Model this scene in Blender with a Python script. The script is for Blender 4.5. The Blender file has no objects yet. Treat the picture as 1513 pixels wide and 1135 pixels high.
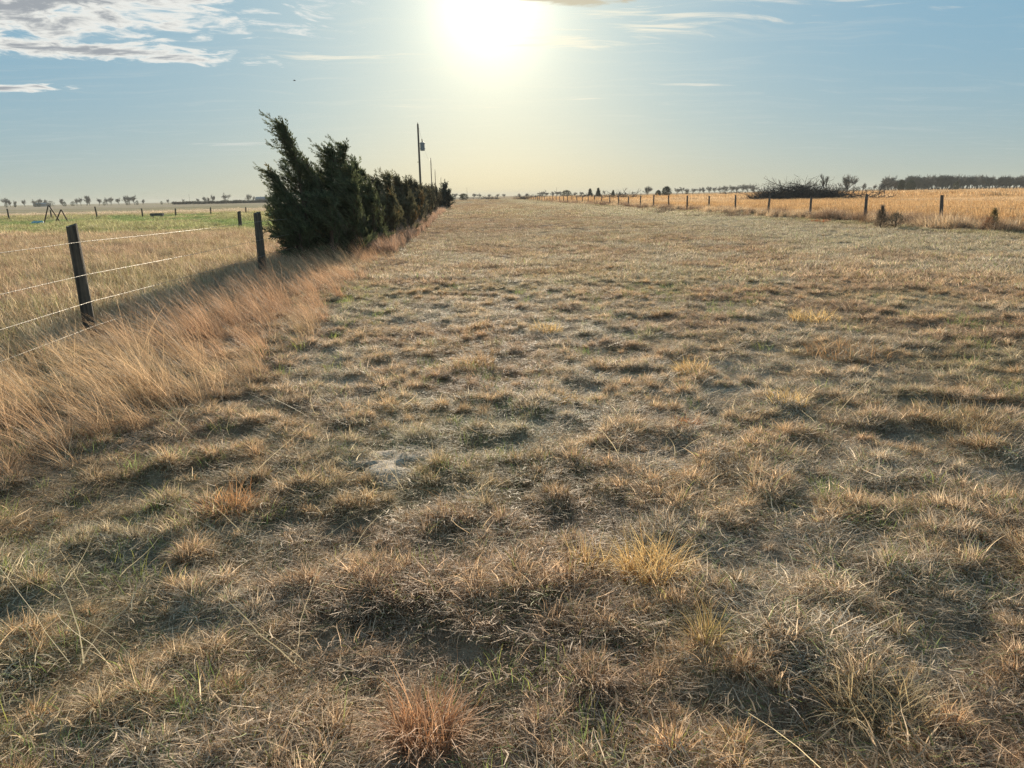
import bpy, math, random
import numpy as np
from mathutils import Matrix, Vector, Euler
from math import radians, sin, cos, pi

S = bpy.context.scene
COL = S.collection

# ------------------------------------------------------------------ camera, sky, sun, exposure
CAM_H = 1.6
PXF = 1100.0
YAW, PITCH, ROLL = radians(3.2), radians(14.2), radians(-1.07)
CAM_R = Matrix.Rotation(-YAW, 3, 'Z') @ Matrix.Rotation(pi / 2 - PITCH, 3, 'X') @ Matrix.Rotation(ROLL, 3, 'Z')
cam_data = bpy.data.cameras.new('camera')
cam_data.sensor_width = 36.0
cam_data.lens = 36.0 * PXF / 1513.0
cam_data.clip_start = 0.05
cam_data.clip_end = 20000.0
cam = bpy.data.objects.new('camera', cam_data)
COL.objects.link(cam)
cam.matrix_world = Matrix.Translation((0, 0, CAM_H)) @ CAM_R.to_4x4()
S.camera = cam


def ray(px, py):
    return (CAM_R @ Vector(((px - 756.5) / PXF, -(py - 567.5) / PXF, -1))).normalized()


def at_depth(px, py, Y):
    """world point on the sight line of a photo pixel, Y metres ahead"""
    v = ray(px, py)
    return v * (Y / v.y) + Vector((0, 0, CAM_H))


EXPOSURE = 1.0
SUN_EL, SUN_AZ = radians(12.9), radians(2.2)
SUN_DIR = Vector((sin(SUN_AZ) * cos(SUN_EL), cos(SUN_AZ) * cos(SUN_EL), sin(SUN_EL)))
sun_data = bpy.data.lights.new('sun', 'SUN')
sun_data.energy = 5.0
sun_data.angle = radians(0.6)
sun_data.color = (1.0, 0.86, 0.66)
sun = bpy.data.objects.new('sun', sun_data)
COL.objects.link(sun)
sun.rotation_euler = SUN_DIR.to_track_quat('Z', 'Y').to_euler()

world = bpy.data.worlds.new('World')
S.world = world
world.use_nodes = True


class NT:
    """small node building helper"""
    def __init__(s, tree):
        s.t = tree
        tree.nodes.clear()

    def n(s, typ, ins=None, **props):
        nd = s.t.nodes.new(typ)
        for k, v in props.items():
            setattr(nd, k, v)
        if ins:
            for k, v in ins.items():
                sk = nd.inputs[k]
                if isinstance(v, bpy.types.NodeSocket):
                    s.t.links.new(v, sk)
                else:
                    sk.default_value = v
        return nd

    def m(s, op, a, b=None, c=None, clamp=False):
        ins = {0: a}
        if b is not None: ins[1] = b
        if c is not None: ins[2] = c
        return s.n('ShaderNodeMath', ins, operation=op, use_clamp=clamp).outputs[0]

    def mix(s, f, a, b, mode='MIX', clamp=False):
        nd = s.n('ShaderNodeMix', None, data_type='RGBA', blend_type=mode)
        nd.clamp_factor = True
        nd.clamp_result = clamp
        for i, v in ((0, f), (6, a), (7, b)):
            if isinstance(v, bpy.types.NodeSocket): s.t.links.new(v, nd.inputs[i])
            else: nd.inputs[i].default_value = v
        return nd.outputs[2]

    def ramp(s, x, lo, hi):
        return s.n('ShaderNodeMapRange', {0: x, 1: lo, 2: hi, 3: 0.0, 4: 1.0}, clamp=True, interpolation_type='SMOOTHSTEP').outputs[0]

    def noise(s, vec, scale, detail=3, rough=0.5, dist=0.0, dim='3D'):
        nd = s.n('ShaderNodeTexNoise', {'Vector': vec, 'Scale': scale, 'Detail': detail, 'Roughness': rough, 'Distortion': dist}, noise_dimensions=dim)
        return nd.outputs['Fac']


def rgb(r, g, b): return (r, g, b, 1.0)


w = NT(world.node_tree)
sky = w.n('ShaderNodeTexSky', sky_type='NISHITA', sun_disc=False, sun_elevation=SUN_EL, sun_rotation=SUN_AZ,
          altitude=300.0, air_density=1.0, dust_density=2.2, ozone_density=1.3)
tc = w.n('ShaderNodeTexCoord').outputs['Generated']
sep = w.n('ShaderNodeSeparateXYZ', {0: tc})
dx, dy, dz = sep.outputs
dot = w.n('ShaderNodeVectorMath', {0: tc, 1: tuple(SUN_DIR)}, operation='DOT_PRODUCT').outputs['Value']
ang = w.m('MULTIPLY', w.m('ARCCOSINE', w.m('MINIMUM', dot, 0.999999)), 180 / pi)      # degrees from the sun
elv = w.m('MULTIPLY', w.m('ARCSINE', dz), 180 / pi)
SKY_K = 0.10
base = w.mix(1.0, sky.outputs[0], rgb(SKY_K, SKY_K, SKY_K), 'MULTIPLY')


def glow(prev, amp, width, colr):
    e = w.m('MULTIPLY', w.m('EXPONENT', w.m('MULTIPLY', ang, -1.0 / width)), amp)
    c = w.n('ShaderNodeCombineColor', {0: w.m('MULTIPLY', e, colr[0]), 1: w.m('MULTIPLY', e, colr[1]), 2: w.m('MULTIPLY', e, colr[2])}).outputs[0]
    return w.mix(1.0, prev, c, 'ADD')


# thin even veil of hazy air, yellowish low down near the sun and blue higher up
lowf = w.m('EXPONENT', w.m('MULTIPLY', w.m('MAXIMUM', elv, 0.0), -1 / 5.0))
upf = w.m('EXPONENT', w.m('MULTIPLY', w.m('MAXIMUM', elv, 0.0), -1 / 60.0))
far_sun = w.m('SUBTRACT', 1.0, w.m('EXPONENT', w.m('MULTIPLY', ang, -1 / 9.0)))
hazecol = w.mix(far_sun, rgb(0.98, 0.86, 0.40), rgb(0.48, 0.53, 0.45))
bluecol = w.mix(far_sun, rgb(0.96, 1.02, 0.80), rgb(0.18, 0.42, 0.60))
painted = w.mix(lowf, bluecol, hazecol)
painted = w.mix(w.m('SUBTRACT', 1.0, upf), painted, rgb(0.27, 0.37, 0.50))
air = w.mix(0.95, base, painted)
air = glow(air, 1.6, 2.0, (1.0, 0.93, 0.74))

# clouds on a flat layer high above (position on the layer = direction over height)
den = w.m('ADD', w.m('MAXIMUM', dz, 0.0), 0.05)
pu = w.m('DIVIDE', dx, den)
pv = w.m('DIVIDE', dy, den)


def blob(cu, cv, ru, rv, rot=0.0):
    """soft elliptical patch on the cloud layer, 1 in the middle and 0 at its rim"""
    a = w.m('SUBTRACT', pu, cu); b = w.m('SUBTRACT', pv, cv)
    c, s_ = cos(rot), sin(rot)
    x = w.m('DIVIDE', w.m('ADD', w.m('MULTIPLY', a, c), w.m('MULTIPLY', b, s_)), ru)
    y = w.m('DIVIDE', w.m('SUBTRACT', w.m('MULTIPLY', b, c), w.m('MULTIPLY', a, s_)), rv)
    r = w.m('SQRT', w.m('ADD', w.m('MULTIPLY', x, x), w.m('MULTIPLY', y, y)))
    return w.m('SUBTRACT', 1.0, r)


pvec = w.n('ShaderNodeCombineXYZ', {0: pu, 1: pv, 2: 0.0}).outputs[0]
warp = w.n('ShaderNodeTexNoise', {'Vector': pvec, 'Scale': 1.1, 'Detail': 2.0}).outputs['Color']
pw = w.n('ShaderNodeVectorMath', {0: pvec, 1: w.n('ShaderNodeVectorMath', {0: warp, 'Scale': 0.55}, operation='SCALE').outputs[0]}, operation='ADD').outputs[0]
# rippled bank of cloud, upper left
bank = w.m('MAXIMUM', blob(-2.1, 3.35, 1.75, 0.95, 0.20), blob(-1.95, 4.22, 1.1, 0.32, 0.42))
bank = w.m('MAXIMUM', bank, blob(-2.9, 5.1, 0.55, 0.18, 0.1))
rot = w.n('ShaderNodeMapping', {'Vector': pw, 'Rotation': (0, 0, radians(-12)), 'Scale': (3.6, 4.2, 1.0)}).outputs[0]
n1 = w.noise(rot, 1.5, 7, 0.62, 0.35)
n2 = w.noise(rot, 1.5, 2, 0.5, 0.35)
cov = w.m('ADD', w.m('MULTIPLY', w.m('SUBTRACT', w.m('MAXIMUM', bank, -0.6), 0.06), 1.1), w.m('MULTIPLY', w.m('SUBTRACT', n1, 0.5), 2.3))
cl_a = w.ramp(cov, 0.10, 0.55)
core = w.ramp(cov, 0.42, 0.95)
cl_col = w.mix(core, rgb(0.88, 0.88, 0.83), rgb(0.36, 0.39, 0.42))
# wisps: a few streaks elsewhere
wisp = None
for (cu, cv, ru, rv, rt) in ((-0.75, 4.55, 0.75, 0.20, 0.12), (0.55, 4.2, 0.5, 0.35, 0.25), (1.45, 3.45, 0.9, 0.18, 0.1), (1.6, 5.38, 0.42, 0.10, 0.0),
                             (1.15, 3.75, 0.9, 0.12, 0.1), (-2.3, 8.2, 0.8, 0.35, 0.1), (0.95, 5.9, 0.5, 0.16, 0.0), (-0.3, 6.2, 0.8, 0.18, 0.1), (1.0, 3.9, 0.5, 0.4, 0.3)):
    b_ = blob(cu, cv, ru, rv, rt)
    wisp = b_ if wisp is None else w.m('MAXIMUM', wisp, b_)
wv = w.n('ShaderNodeMapping', {'Vector': pw, 'Rotation': (0, 0, radians(-14)), 'Scale': (1.5, 6.5, 1.0)}).outputs[0]
n3 = w.noise(wv, 1.5, 8, 0.66, 0.5)
wa = w.ramp(w.m('ADD', w.m('MULTIPLY', w.m('MAXIMUM', wisp, -0.8), 0.45), w.m('MULTIPLY', w.m('SUBTRACT', n3, 0.5), 1.7)), 0.16, 0.60)
thin = w.m('MULTIPLY', w.ramp(w.noise(wv, 0.8, 6, 0.6, 0.8), 0.48, 0.75), 0.16)
wcol = w.mix(w.ramp(ang, 3.0, 22.0), rgb(1.15, 1.05, 0.80), rgb(0.72, 0.74, 0.70))
# dark little cloud right of the sun
dc = blob(0.44, 3.48, 0.42, 0.17, 0.25)
dcov = w.ramp(w.m('ADD', dc, w.m('MULTIPLY', w.m('SUBTRACT', n1, 0.5), 2.0)), 0.15, 0.6)
above = w.ramp(elv, 0.6, 3.0)
out = w.mix(w.m('MULTIPLY', w.m('MAXIMUM', w.m('MULTIPLY', wa, 0.8), thin), above), air, wcol)
out = w.mix(w.m('MULTIPLY', cl_a, above), out, cl_col)
out = w.mix(w.m('MULTIPLY', dcov, 0.8), out, rgb(0.62, 0.54, 0.38))
bg = w.n('ShaderNodeBackground', {'Color': out, 'Strength': 2 ** -EXPOSURE})
w.n('ShaderNodeOutputWorld', {0: bg.outputs[0]})

S.view_settings.view_transform = 'Standard'
S.view_settings.look = 'None'
S.view_settings.gamma = 1.0
S.view_settings.exposure = EXPOSURE
S.view_settings.use_curve_mapping = False
S.render.engine = 'CYCLES'
S.cycles.max_bounces = 6
S.cycles.diffuse_bounces = 3
S.cycles.transmission_bounces = 4
S.cycles.glossy_bounces = 2
S.cycles.use_denoising = True
S.cycles.denoising_prefilter = 'NONE'
S.cycles.sample_clamp_indirect = 4.0

# ------------------------------------------------------------------ helpers
RNG = np.random.default_rng(7)
random.seed(7)


def _h(ix, iy, seed):
    n = (ix.astype(np.int64) * 374761393 + iy.astype(np.int64) * 668265263 + seed * 1442695041) & 0xffffffff
    n = ((n ^ (n >> 13)) * 1274126177) & 0xffffffff
    n = n ^ (n >> 16)
    return (n & 0xffffff) / float(0xffffff)


def vn(x, y, seed=0):
    """value noise, 0..1"""
    x = np.asarray(x, float); y = np.asarray(y, float)
    ix = np.floor(x); iy = np.floor(y)
    fx = x - ix; fy = y - iy
    fx = fx * fx * (3 - 2 * fx); fy = fy * fy * (3 - 2 * fy)
    a = _h(ix, iy, seed); b = _h(ix + 1, iy, seed); c = _h(ix, iy + 1, seed); d = _h(ix + 1, iy + 1, seed)
    return (a * (1 - fx) + b * fx) * (1 - fy) + (c * (1 - fx) + d * fx) * fy


def fbm(x, y, seed=0, o=3):
    s = 0; a = 0.5; t = 0
    for i in range(o):
        s = s + a * vn(x * 2 ** i + 17 * i, y * 2 ** i - 9 * i, seed + i); t += a; a *= 0.5
    return s / t


def sst(x, a, b):
    t = np.clip((x - a) / (b - a), 0, 1)
    return t * t * (3 - 2 * t)


FENCE_L, FENCE_R = -4.6, 20.2


def hummock(x, y):
    """tussock height field 0..1"""
    wx = x + 0.15 * (vn(x * 2.1, y * 2.1, 5) - 0.5); wy = y + 0.15 * (vn(x * 2.1, y * 2.1, 6) - 0.5)
    a = vn(wx / 0.15, wy / 0.135, 11)
    b = vn(wx / 0.33, wy / 0.29, 12)
    return sst(a * 0.6 + b * 0.4, 0.30, 0.78)


def gz(x, y):
    """ground height"""
    x = np.asarray(x, float); y = np.asarray(y, float)
    r = np.hypot(x, y)
    h = 0.040 * (hummock(x, y) - 0.4) * (1 - sst(r, 9, 22))
    h = h + 0.06 * (fbm(x / 7.0, y / 7.0, 21, 1) - 0.5) * sst(r, 1.5, 8)
    h = h + 0.25 * (fbm(x / 40.0, y / 60.0, 31, 2) - 0.5) * sst(r, 30, 90)
    # low rise far along the strip
    h = h + 0.5 * np.exp(-((x + 2) / 26) ** 2 - ((y - 230) / 50) ** 2)
    return h


def gz1(x, y): return float(gz(np.array([x]), np.array([y]))[0])


TAN = np.array([0.60, 0.455, 0.30]); BROWN = np.array([0.47, 0.34, 0.235]); GREY = np.array([0.56, 0.47, 0.36])
OLIVE = np.array([0.36, 0.32, 0.185]); GREEN = np.array([0.22, 0.27, 0.11]); GOLD = np.array([0.48, 0.315, 0.165])
ROSE = np.array([0.44, 0.31, 0.23]); PALE = np.array([0.52, 0.47, 0.35])


def lerp(a, b, f): return a + (b - a) * np.clip(f, 0, 1)[:, None]


def tint(x, y):
    """base colour of the grass growing at x, y (what grows there)"""
    x = np.asarray(x, float); y = np.asarray(y, float)
    n1 = fbm(x / 1.3, y / 1.3, 41, 3); n2 = fbm(x / 0.35, y / 0.35, 45, 2); n3 = fbm(x / 6.0, y / 9.0, 51, 3)
    c = lerp(np.broadcast_to(GREY, (len(x), 3)).copy(), BROWN, sst(n1, 0.38, 0.62))
    c = lerp(c, TAN, sst(n2, 0.45, 0.75) * 0.8)
    c = lerp(c, OLIVE, sst(fbm(x / 2.2, y / 2.2, 61, 3), 0.50, 0.68) * (0.40 - 0.22 * sst(y, 8, 25)))
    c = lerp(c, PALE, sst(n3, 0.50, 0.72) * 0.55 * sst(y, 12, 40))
    c = lerp(c, ROSE, sst(fbm(x / 7, y / 16, 66, 2), 0.5, 0.7) * 0.45 * sst(y, 10, 30))
    c = c * (1 - 0.22 * sst(y, 8, 30))[:, None]      # grass colour gets evenly darker away from the lane's near end
    # pale track near the right fence and beyond
    c = lerp(c, PALE * 0.95, 0.6 * sst(x, 8, 13) * (1 - sst(x, 16, 19)) * sst(y, 12, 25))
    c = lerp(c, OLIVE, 0.7 * sst(x, 16.5, 18.5) * (1 - sst(x, 20.5, 22)) * sst(fbm(x / 2.5, y / 5, 71, 2), 0.4, 0.6))
    # left pasture
    lp = 1 - sst(x, -5.6, -4.8)
    past = lerp(np.broadcast_to(TAN * 0.80, (len(x), 3)).copy(), BROWN * 0.95, sst(n1, 0.4, 0.65))
    past = lerp(past, OLIVE, sst(fbm(x / 3, y / 3, 81, 2), 0.52, 0.68) * 0.55 * (1 - sst(y, 12, 22) * 0.6))
    lawn = sst(y + 6 * fbm(x / 8, y / 8, 85, 2) + 0.25 * (x + 15), 39, 50) * (1 - sst(y, 100, 125)) * (1 - sst(x, -8, -6))
    past = lerp(past, GREEN, lawn * (0.55 + 0.45 * sst(fbm(x / 4, y / 7, 88, 2), 0.3, 0.6)))
    back = sst(y, 105, 130)
    stripes = sst(fbm(x / 200, y / 35, 91, 2), 0.42, 0.6)
    backc = lerp(np.broadcast_to(GREY * 0.85, (len(x), 3)).copy(), OLIVE * 1.1, stripes * 0.6)
    past = lerp(past, backc, back)
    c = lerp(c, past, lp)
    # right field of tall golden grass
    rp = sst(x, 20.6, 22.5)
    gold = lerp(np.broadcast_to(GOLD, (len(x), 3)).copy(), TAN, sst(fbm(x / 12, y / 18, 95, 2), 0.45, 0.7) * 0.6)
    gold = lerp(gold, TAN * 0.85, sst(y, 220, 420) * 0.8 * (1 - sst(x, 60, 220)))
    c = lerp(c, gold, rp)
    return np.clip(c, 0.02, 0.9)


def mesh_np(name, V, quads=None, tris=None, mat=None, col=None, smooth=False):
    me = bpy.data.meshes.new(name)
    V = np.asarray(V, np.float32)
    me.vertices.add(len(V)); me.vertices.foreach_set('co', V.ravel())
    loops = []; starts = []; n = 0
    for F, k in ((quads, 4), (tris, 3)):
        if F is not None and len(F):
            F = np.asarray(F, np.int32)
            loops.append(F.ravel()); starts.append(n + np.arange(len(F), dtype=np.int32) * k); n += F.size
    if loops:
        loops = np.concatenate(loops); starts = np.concatenate(starts).astype(np.int32)
        me.loops.add(len(loops)); me.loops.foreach_set('vertex_index', loops)
        me.polygons.add(len(starts)); me.polygons.foreach_set('loop_start', starts)
    me.update(calc_edges=True)
    me.validate()
    if col is not None:
        a = me.attributes.new('col', 'FLOAT_COLOR', 'POINT')
        c4 = np.ones((len(V), 4), np.float32); c4[:, :3] = col
        a.data.foreach_set('color', c4.ravel())
    if smooth: me.polygons.foreach_set('use_smooth', np.ones(len(me.polygons), bool))
    if mat: me.materials.append(mat)
    return me


def link(name, me, parent=None, loc=None):
    o = bpy.data.objects.new(name, me); COL.objects.link(o)
    if loc is not None: o.location = loc
    if parent: o.parent = parent
    return o


def tag(o, label=None, cat=None, group=None, kind=None):
    if label: o['label'] = label
    if cat: o['category'] = cat
    if group: o['group'] = group
    if kind: o['kind'] = kind
    return o


class MB:
    """collects geometry for one mesh"""
    def __init__(s): s.v = []; s.f = []

    def box(s, c, size, rz=0.0, R=None):
        b = len(s.v)
        M = R if R is not None else Matrix.Rotation(rz, 3, 'Z')
        for z in (-.5, .5):
            for (x, y) in ((-.5, -.5), (.5, -.5), (.5, .5), (-.5, .5)):
                s.v.append(tuple(M @ Vector((x * size[0], y * size[1], z * size[2])) + Vector(c)))
        for q in ((0, 3, 2, 1), (4, 5, 6, 7), (0, 1, 5, 4), (1, 2, 6, 5), (2, 3, 7, 6), (3, 0, 4, 7)): s.f.append(tuple(b + i for i in q))
        return s

    def tube(s, pts, rad, n=6, cap=True):
        pts = [Vector(p) for p in pts]
        if not hasattr(rad, '__len__'): rad = [rad] * len(pts)
        b = len(s.v); ref = None
        for i, p in enumerate(pts):
            d = (pts[min(i + 1, len(pts) - 1)] - pts[max(i - 1, 0)]).normalized()
            if ref is None: ref = Vector((1, 0, 0)) if abs(d.x) < .8 else Vector((0, 1, 0))
            u = (ref - d * ref.dot(d)).normalized(); ref = u; v = d.cross(u)
            for k in range(n):
                a = 2 * pi * k / n
                s.v.append(tuple(p + (u * cos(a) + v * sin(a)) * rad[i]))
        for i in range(len(pts) - 1):
            for k in range(n):
                s.f.append((b + i * n + k, b + i * n + (k + 1) % n, b + (i + 1) * n + (k + 1) % n, b + (i + 1) * n + k))
        if cap:
            s.f.append(tuple(b + k for k in reversed(range(n)))); s.f.append(tuple(b + (len(pts) - 1) * n + k for k in range(n)))
        return s

    def mesh(s, name, mat, smooth=False):
        me = bpy.data.meshes.new(name); me.from_pydata(s.v, [], s.f); me.update()
        if smooth: me.polygons.foreach_set('use_smooth', np.ones(len(me.polygons), bool))
        me.materials.append(mat)
        return me

    def build(s, name, mat, parent=None, loc=None, smooth=False): return link(name, s.mesh(name, mat, smooth), parent, loc)


# ------------------------------------------------------------------ materials
def new_mat(name):
    m = bpy.data.materials.new(name); m.use_nodes = True
    return m, NT(m.node_tree)


def grass_material(name, transl=0.48, spec=0.2, instanced=True):
    m, t = new_mat(name)
    col = t.n('ShaderNodeAttribute', attribute_name='col').outputs['Color']
    if instanced:
        tn = t.n('ShaderNodeAttribute', attribute_name='tint', attribute_type='INSTANCER').outputs['Color']
        col = t.mix(1.0, col, tn, 'MULTIPLY')
    p = t.n('ShaderNodeBsdfPrincipled', {'Base Color': col, 'Roughness': 0.6, 'Specular IOR Level': spec})
    tr = t.n('ShaderNodeBsdfTranslucent', {'Color': col})
    mx = t.n('ShaderNodeMixShader', {0: transl, 1: p.outputs[0], 2: tr.outputs[0]})
    t.n('ShaderNodeOutputMaterial', {0: mx.outputs[0]})
    return m


M_grass = grass_material('dry_grass')
M_leaf = grass_material('cedar_foliage', 0.32, 0.25, instanced=False)
M_weed = grass_material('weed_foliage', 0.35, 0.25, instanced=False)

M_ground, t = new_mat('ground')
gcol = t.n('ShaderNodeAttribute', attribute_name='col').outputs['Color']
geo = t.n('ShaderNodeNewGeometry').outputs['Position']
nf = t.noise(geo, 28.0, 6, 0.7)
nm = t.noise(geo, 3.0, 4, 0.6)
stretch = t.n('ShaderNodeMapping', {'Vector': geo, 'Scale': (0.25, 0.8, 1.0)}).outputs[0]
nfar = t.noise(stretch, 1.2, 6, 0.7)
f = t.m('ADD', t.m('MULTIPLY', nf, 0.55), t.m('ADD', t.m('MULTIPLY', nm, 0.35), t.m('MULTIPLY', nfar, 0.45)))
mul = t.ramp(f, 0.35, 1.0)
gc = t.mix(mul, t.mix(1.0, gcol, rgb(0.45, 0.42, 0.40), 'MULTIPLY'), t.mix(1.0, gcol, rgb(1.25, 1.25, 1.22), 'MULTIPLY'))
bmp = t.n('ShaderNodeBump', {'Height': t.m('ADD', nf, t.m('MULTIPLY', nm, 2.0)), 'Distance': 0.05, 'Strength': 0.8})
p = t.n('ShaderNodeBsdfPrincipled', {'Base Color': gc, 'Roughness': 0.95, 'Specular IOR Level': 0.0, 'Normal': bmp.outputs[0]})
t.n('ShaderNodeOutputMaterial', {0: p.outputs[0]})

M_sand, t = new_mat('sandy_soil')
geo = t.n('ShaderNodeNewGeometry').outputs['Position']
sc = t.mix(t.ramp(t.noise(geo, 22, 5, 0.7), 0.35, 0.65), rgb(0.27, 0.21, 0.15), rgb(0.52, 0.43, 0.33))
bmp = t.n('ShaderNodeBump', {'Height': t.noise(geo, 60, 4, 0.7), 'Distance': 0.01, 'Strength': 0.9})
p = t.n('ShaderNodeBsdfPrincipled', {'Base Color': sc, 'Roughness': 0.95, 'Normal': bmp.outputs[0]})
t.n('ShaderNodeOutputMaterial', {0: p.outputs[0]})


def wood_mat(name, c0, c1, zs=0.6, sc=30.0, rough=0.85):
    m, t = new_mat(name)
    oc = t.n('ShaderNodeTexCoord').outputs['Object']
    mp = t.n('ShaderNodeMapping', {'Vector': oc, 'Scale': (1.0, 1.0, 0.06 * zs)}).outputs[0]
    n = t.noise(mp, sc, 5, 0.65, 0.3)
    n2 = t.noise(oc, 4.0, 4, 0.6)
    c = t.mix(t.ramp(t.m('ADD', t.m('MULTIPLY', n, 0.7), t.m('MULTIPLY', n2, 0.3)), 0.35, 0.68), rgb(*c0), rgb(*c1))
    b = t.n('ShaderNodeBump', {'Height': n, 'Distance': 0.012, 'Strength': 0.9})
    p = t.n('ShaderNodeBsdfPrincipled', {'Base Color': c, 'Roughness': rough, 'Specular IOR Level': 0.3, 'Normal': b.outputs[0]})
    t.n('ShaderNodeOutputMaterial', {0: p.outputs[0]})
    return m


M_post = wood_mat('weathered_post_wood', (0.035, 0.028, 0.022), (0.16, 0.125, 0.09))
M_pole = wood_mat('pole_wood', (0.07, 0.055, 0.045), (0.20, 0.16, 0.13))
M_bark = wood_mat('grey_bark', (0.05, 0.045, 0.038), (0.20, 0.175, 0.145))
M_brush = wood_mat('dead_branch_bark', (0.045, 0.036, 0.030), (0.17, 0.135, 0.11))
M_cedarbark = wood_mat('cedar_bark', (0.05, 0.035, 0.025), (0.18, 0.12, 0.08))


def plain_mat(name, c, rough=0.5, metal=0.0, var=0.25, sc=12.0):
    m, t = new_mat(name)
    oc = t.n('ShaderNodeTexCoord').outputs['Object']
    n = t.noise(oc, sc, 5, 0.65)
    cc = t.mix(t.ramp(n, 0.3, 0.7), rgb(*[v * (1 - var) for v in c]), rgb(*[min(1, v * (1 + var)) for v in c]))
    p = t.n('ShaderNodeBsdfPrincipled', {'Base Color': cc, 'Roughness': rough, 'Metallic': metal})
    t.n('ShaderNodeOutputMaterial', {0: p.outputs[0]})
    return m


M_wire = plain_mat('galvanized_wire', (0.30, 0.28, 0.25), 0.55, 0.8, 0.15, 40)
M_oldwire = plain_mat('old_dull_wire', (0.16, 0.12, 0.09), 0.8, 0.0, 0.2, 30)
M_rustpipe = plain_mat('rusty_pipe', (0.10, 0.06, 0.045), 0.7, 0.3, 0.4)
M_trough = plain_mat('dark_feed_bunk', (0.075, 0.08, 0.085), 0.7)
M_lime = plain_mat('pale_green_paint', (0.32, 0.40, 0.20), 0.6)
M_white = plain_mat('white_paint', (0.72, 0.72, 0.66), 0.6, 0, 0.1)
M_lid = plain_mat('dark_lid', (0.08, 0.07, 0.06), 0.7)
M_tarp = plain_mat('turquoise_tarp', (0.16, 0.36, 0.40), 0.5)
M_grey = plain_mat('transformer_grey', (0.20, 0.22, 0.24), 0.5, 0.2)
M_porc = plain_mat('porcelain', (0.16, 0.09, 0.06), 0.25)
M_bird = plain_mat('bird_feathers', (0.05, 0.045, 0.04), 0.8)
M_roof = plain_mat('pale_metal_roof', (0.20, 0.20, 0.20), 0.6, 0.1)
M_wall = plain_mat('grey_blue_wall', (0.16, 0.165, 0.17), 0.8)

# ------------------------------------------------------------------ ground
# rings of growing spacing so that the sheet is fine near the viewpoint and reaches the horizon
ANG = np.concatenate([np.arange(-58, 58, 0.36), np.arange(58, 302, 4.0)])
ANG = np.radians(ANG)
rr = [0.25]
while rr[-1] < 3000: rr.append(rr[-1] * (1.0125 if rr[-1] > 1.2 and rr[-1] < 90 else 1.05))
RR = np.array(rr)
A, Rg = np.meshgrid(ANG, RR)
gx = (Rg * np.sin(A)).ravel(); gy = (Rg * np.cos(A)).ravel()
gh = gz(gx, gy)
V = np.stack([gx, gy, gh], 1)
na, nr = len(ANG), len(RR)
i = np.arange(nr - 1)[:, None]; j = np.arange(na)[None, :]
j2 = (j + 1) % na
Q = np.stack([i * na + j, i * na + j2, (i + 1) * na + j2, (i + 1) * na + j], -1).reshape(-1, 4)[:, ::-1]
V = np.vstack([V, [[0, 0, gz1(0.01, 0.01)]]])
cj = np.arange(na)
T = np.stack([np.full(na, len(V) - 1), (cj + 1) % na, cj], 1)
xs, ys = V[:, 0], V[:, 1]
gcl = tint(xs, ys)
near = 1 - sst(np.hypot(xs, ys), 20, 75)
gcl = gcl * (1 - 0.28 * near * (1 - 0.0 * xs))[:, None]          # ground colour is darker around the viewpoint, fading out farther off
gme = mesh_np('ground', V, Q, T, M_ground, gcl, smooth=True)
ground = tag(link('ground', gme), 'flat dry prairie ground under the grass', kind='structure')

# small bare sandy patch in the grass
SANDX, SANDY = -0.50, 4.40
n = 40
aa = np.linspace(0, 2 * pi, n, endpoint=False)
vs = [(SANDX, SANDY, gz1(SANDX, SANDY) + 0.012)]
RINGS = 8
for k_ in range(1, RINGS + 1):
    fr = k_ / RINGS
    for a in aa:
        r_ = fr * (1 + 0.75 * (vn([cos(a) * 2.4 + 5], [sin(a) * 2.4 + 5], 3)[0] - 0.5) * 2)
        X, Y = SANDX + 0.27 * r_ * cos(a), SANDY + 0.30 * r_ * sin(a)
        vs.append((X, Y, gz1(X, Y) + (0.008 + 0.014 * vn([X * 30], [Y * 30], 9)[0] if k_ < RINGS else -0.02)))
fs = [(0, 1 + k, 1 + (k + 1) % n) for k in range(n)] + [(1 + q * n + k, 1 + (q + 1) * n + k, 1 + (q + 1) * n + (k + 1) % n, 1 + q * n + (k + 1) % n) for q in range(RINGS - 1) for k in range(n)]
me = bpy.data.meshes.new('sandy_patch'); me.from_pydata(vs, [], fs); me.materials.append(M_sand)
me.polygons.foreach_set('use_smooth', np.ones(len(me.polygons), bool))
tag(link('bare_soil_patch', me), 'small pale bare patch of sandy soil in the mown grass', kind='structure')


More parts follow.
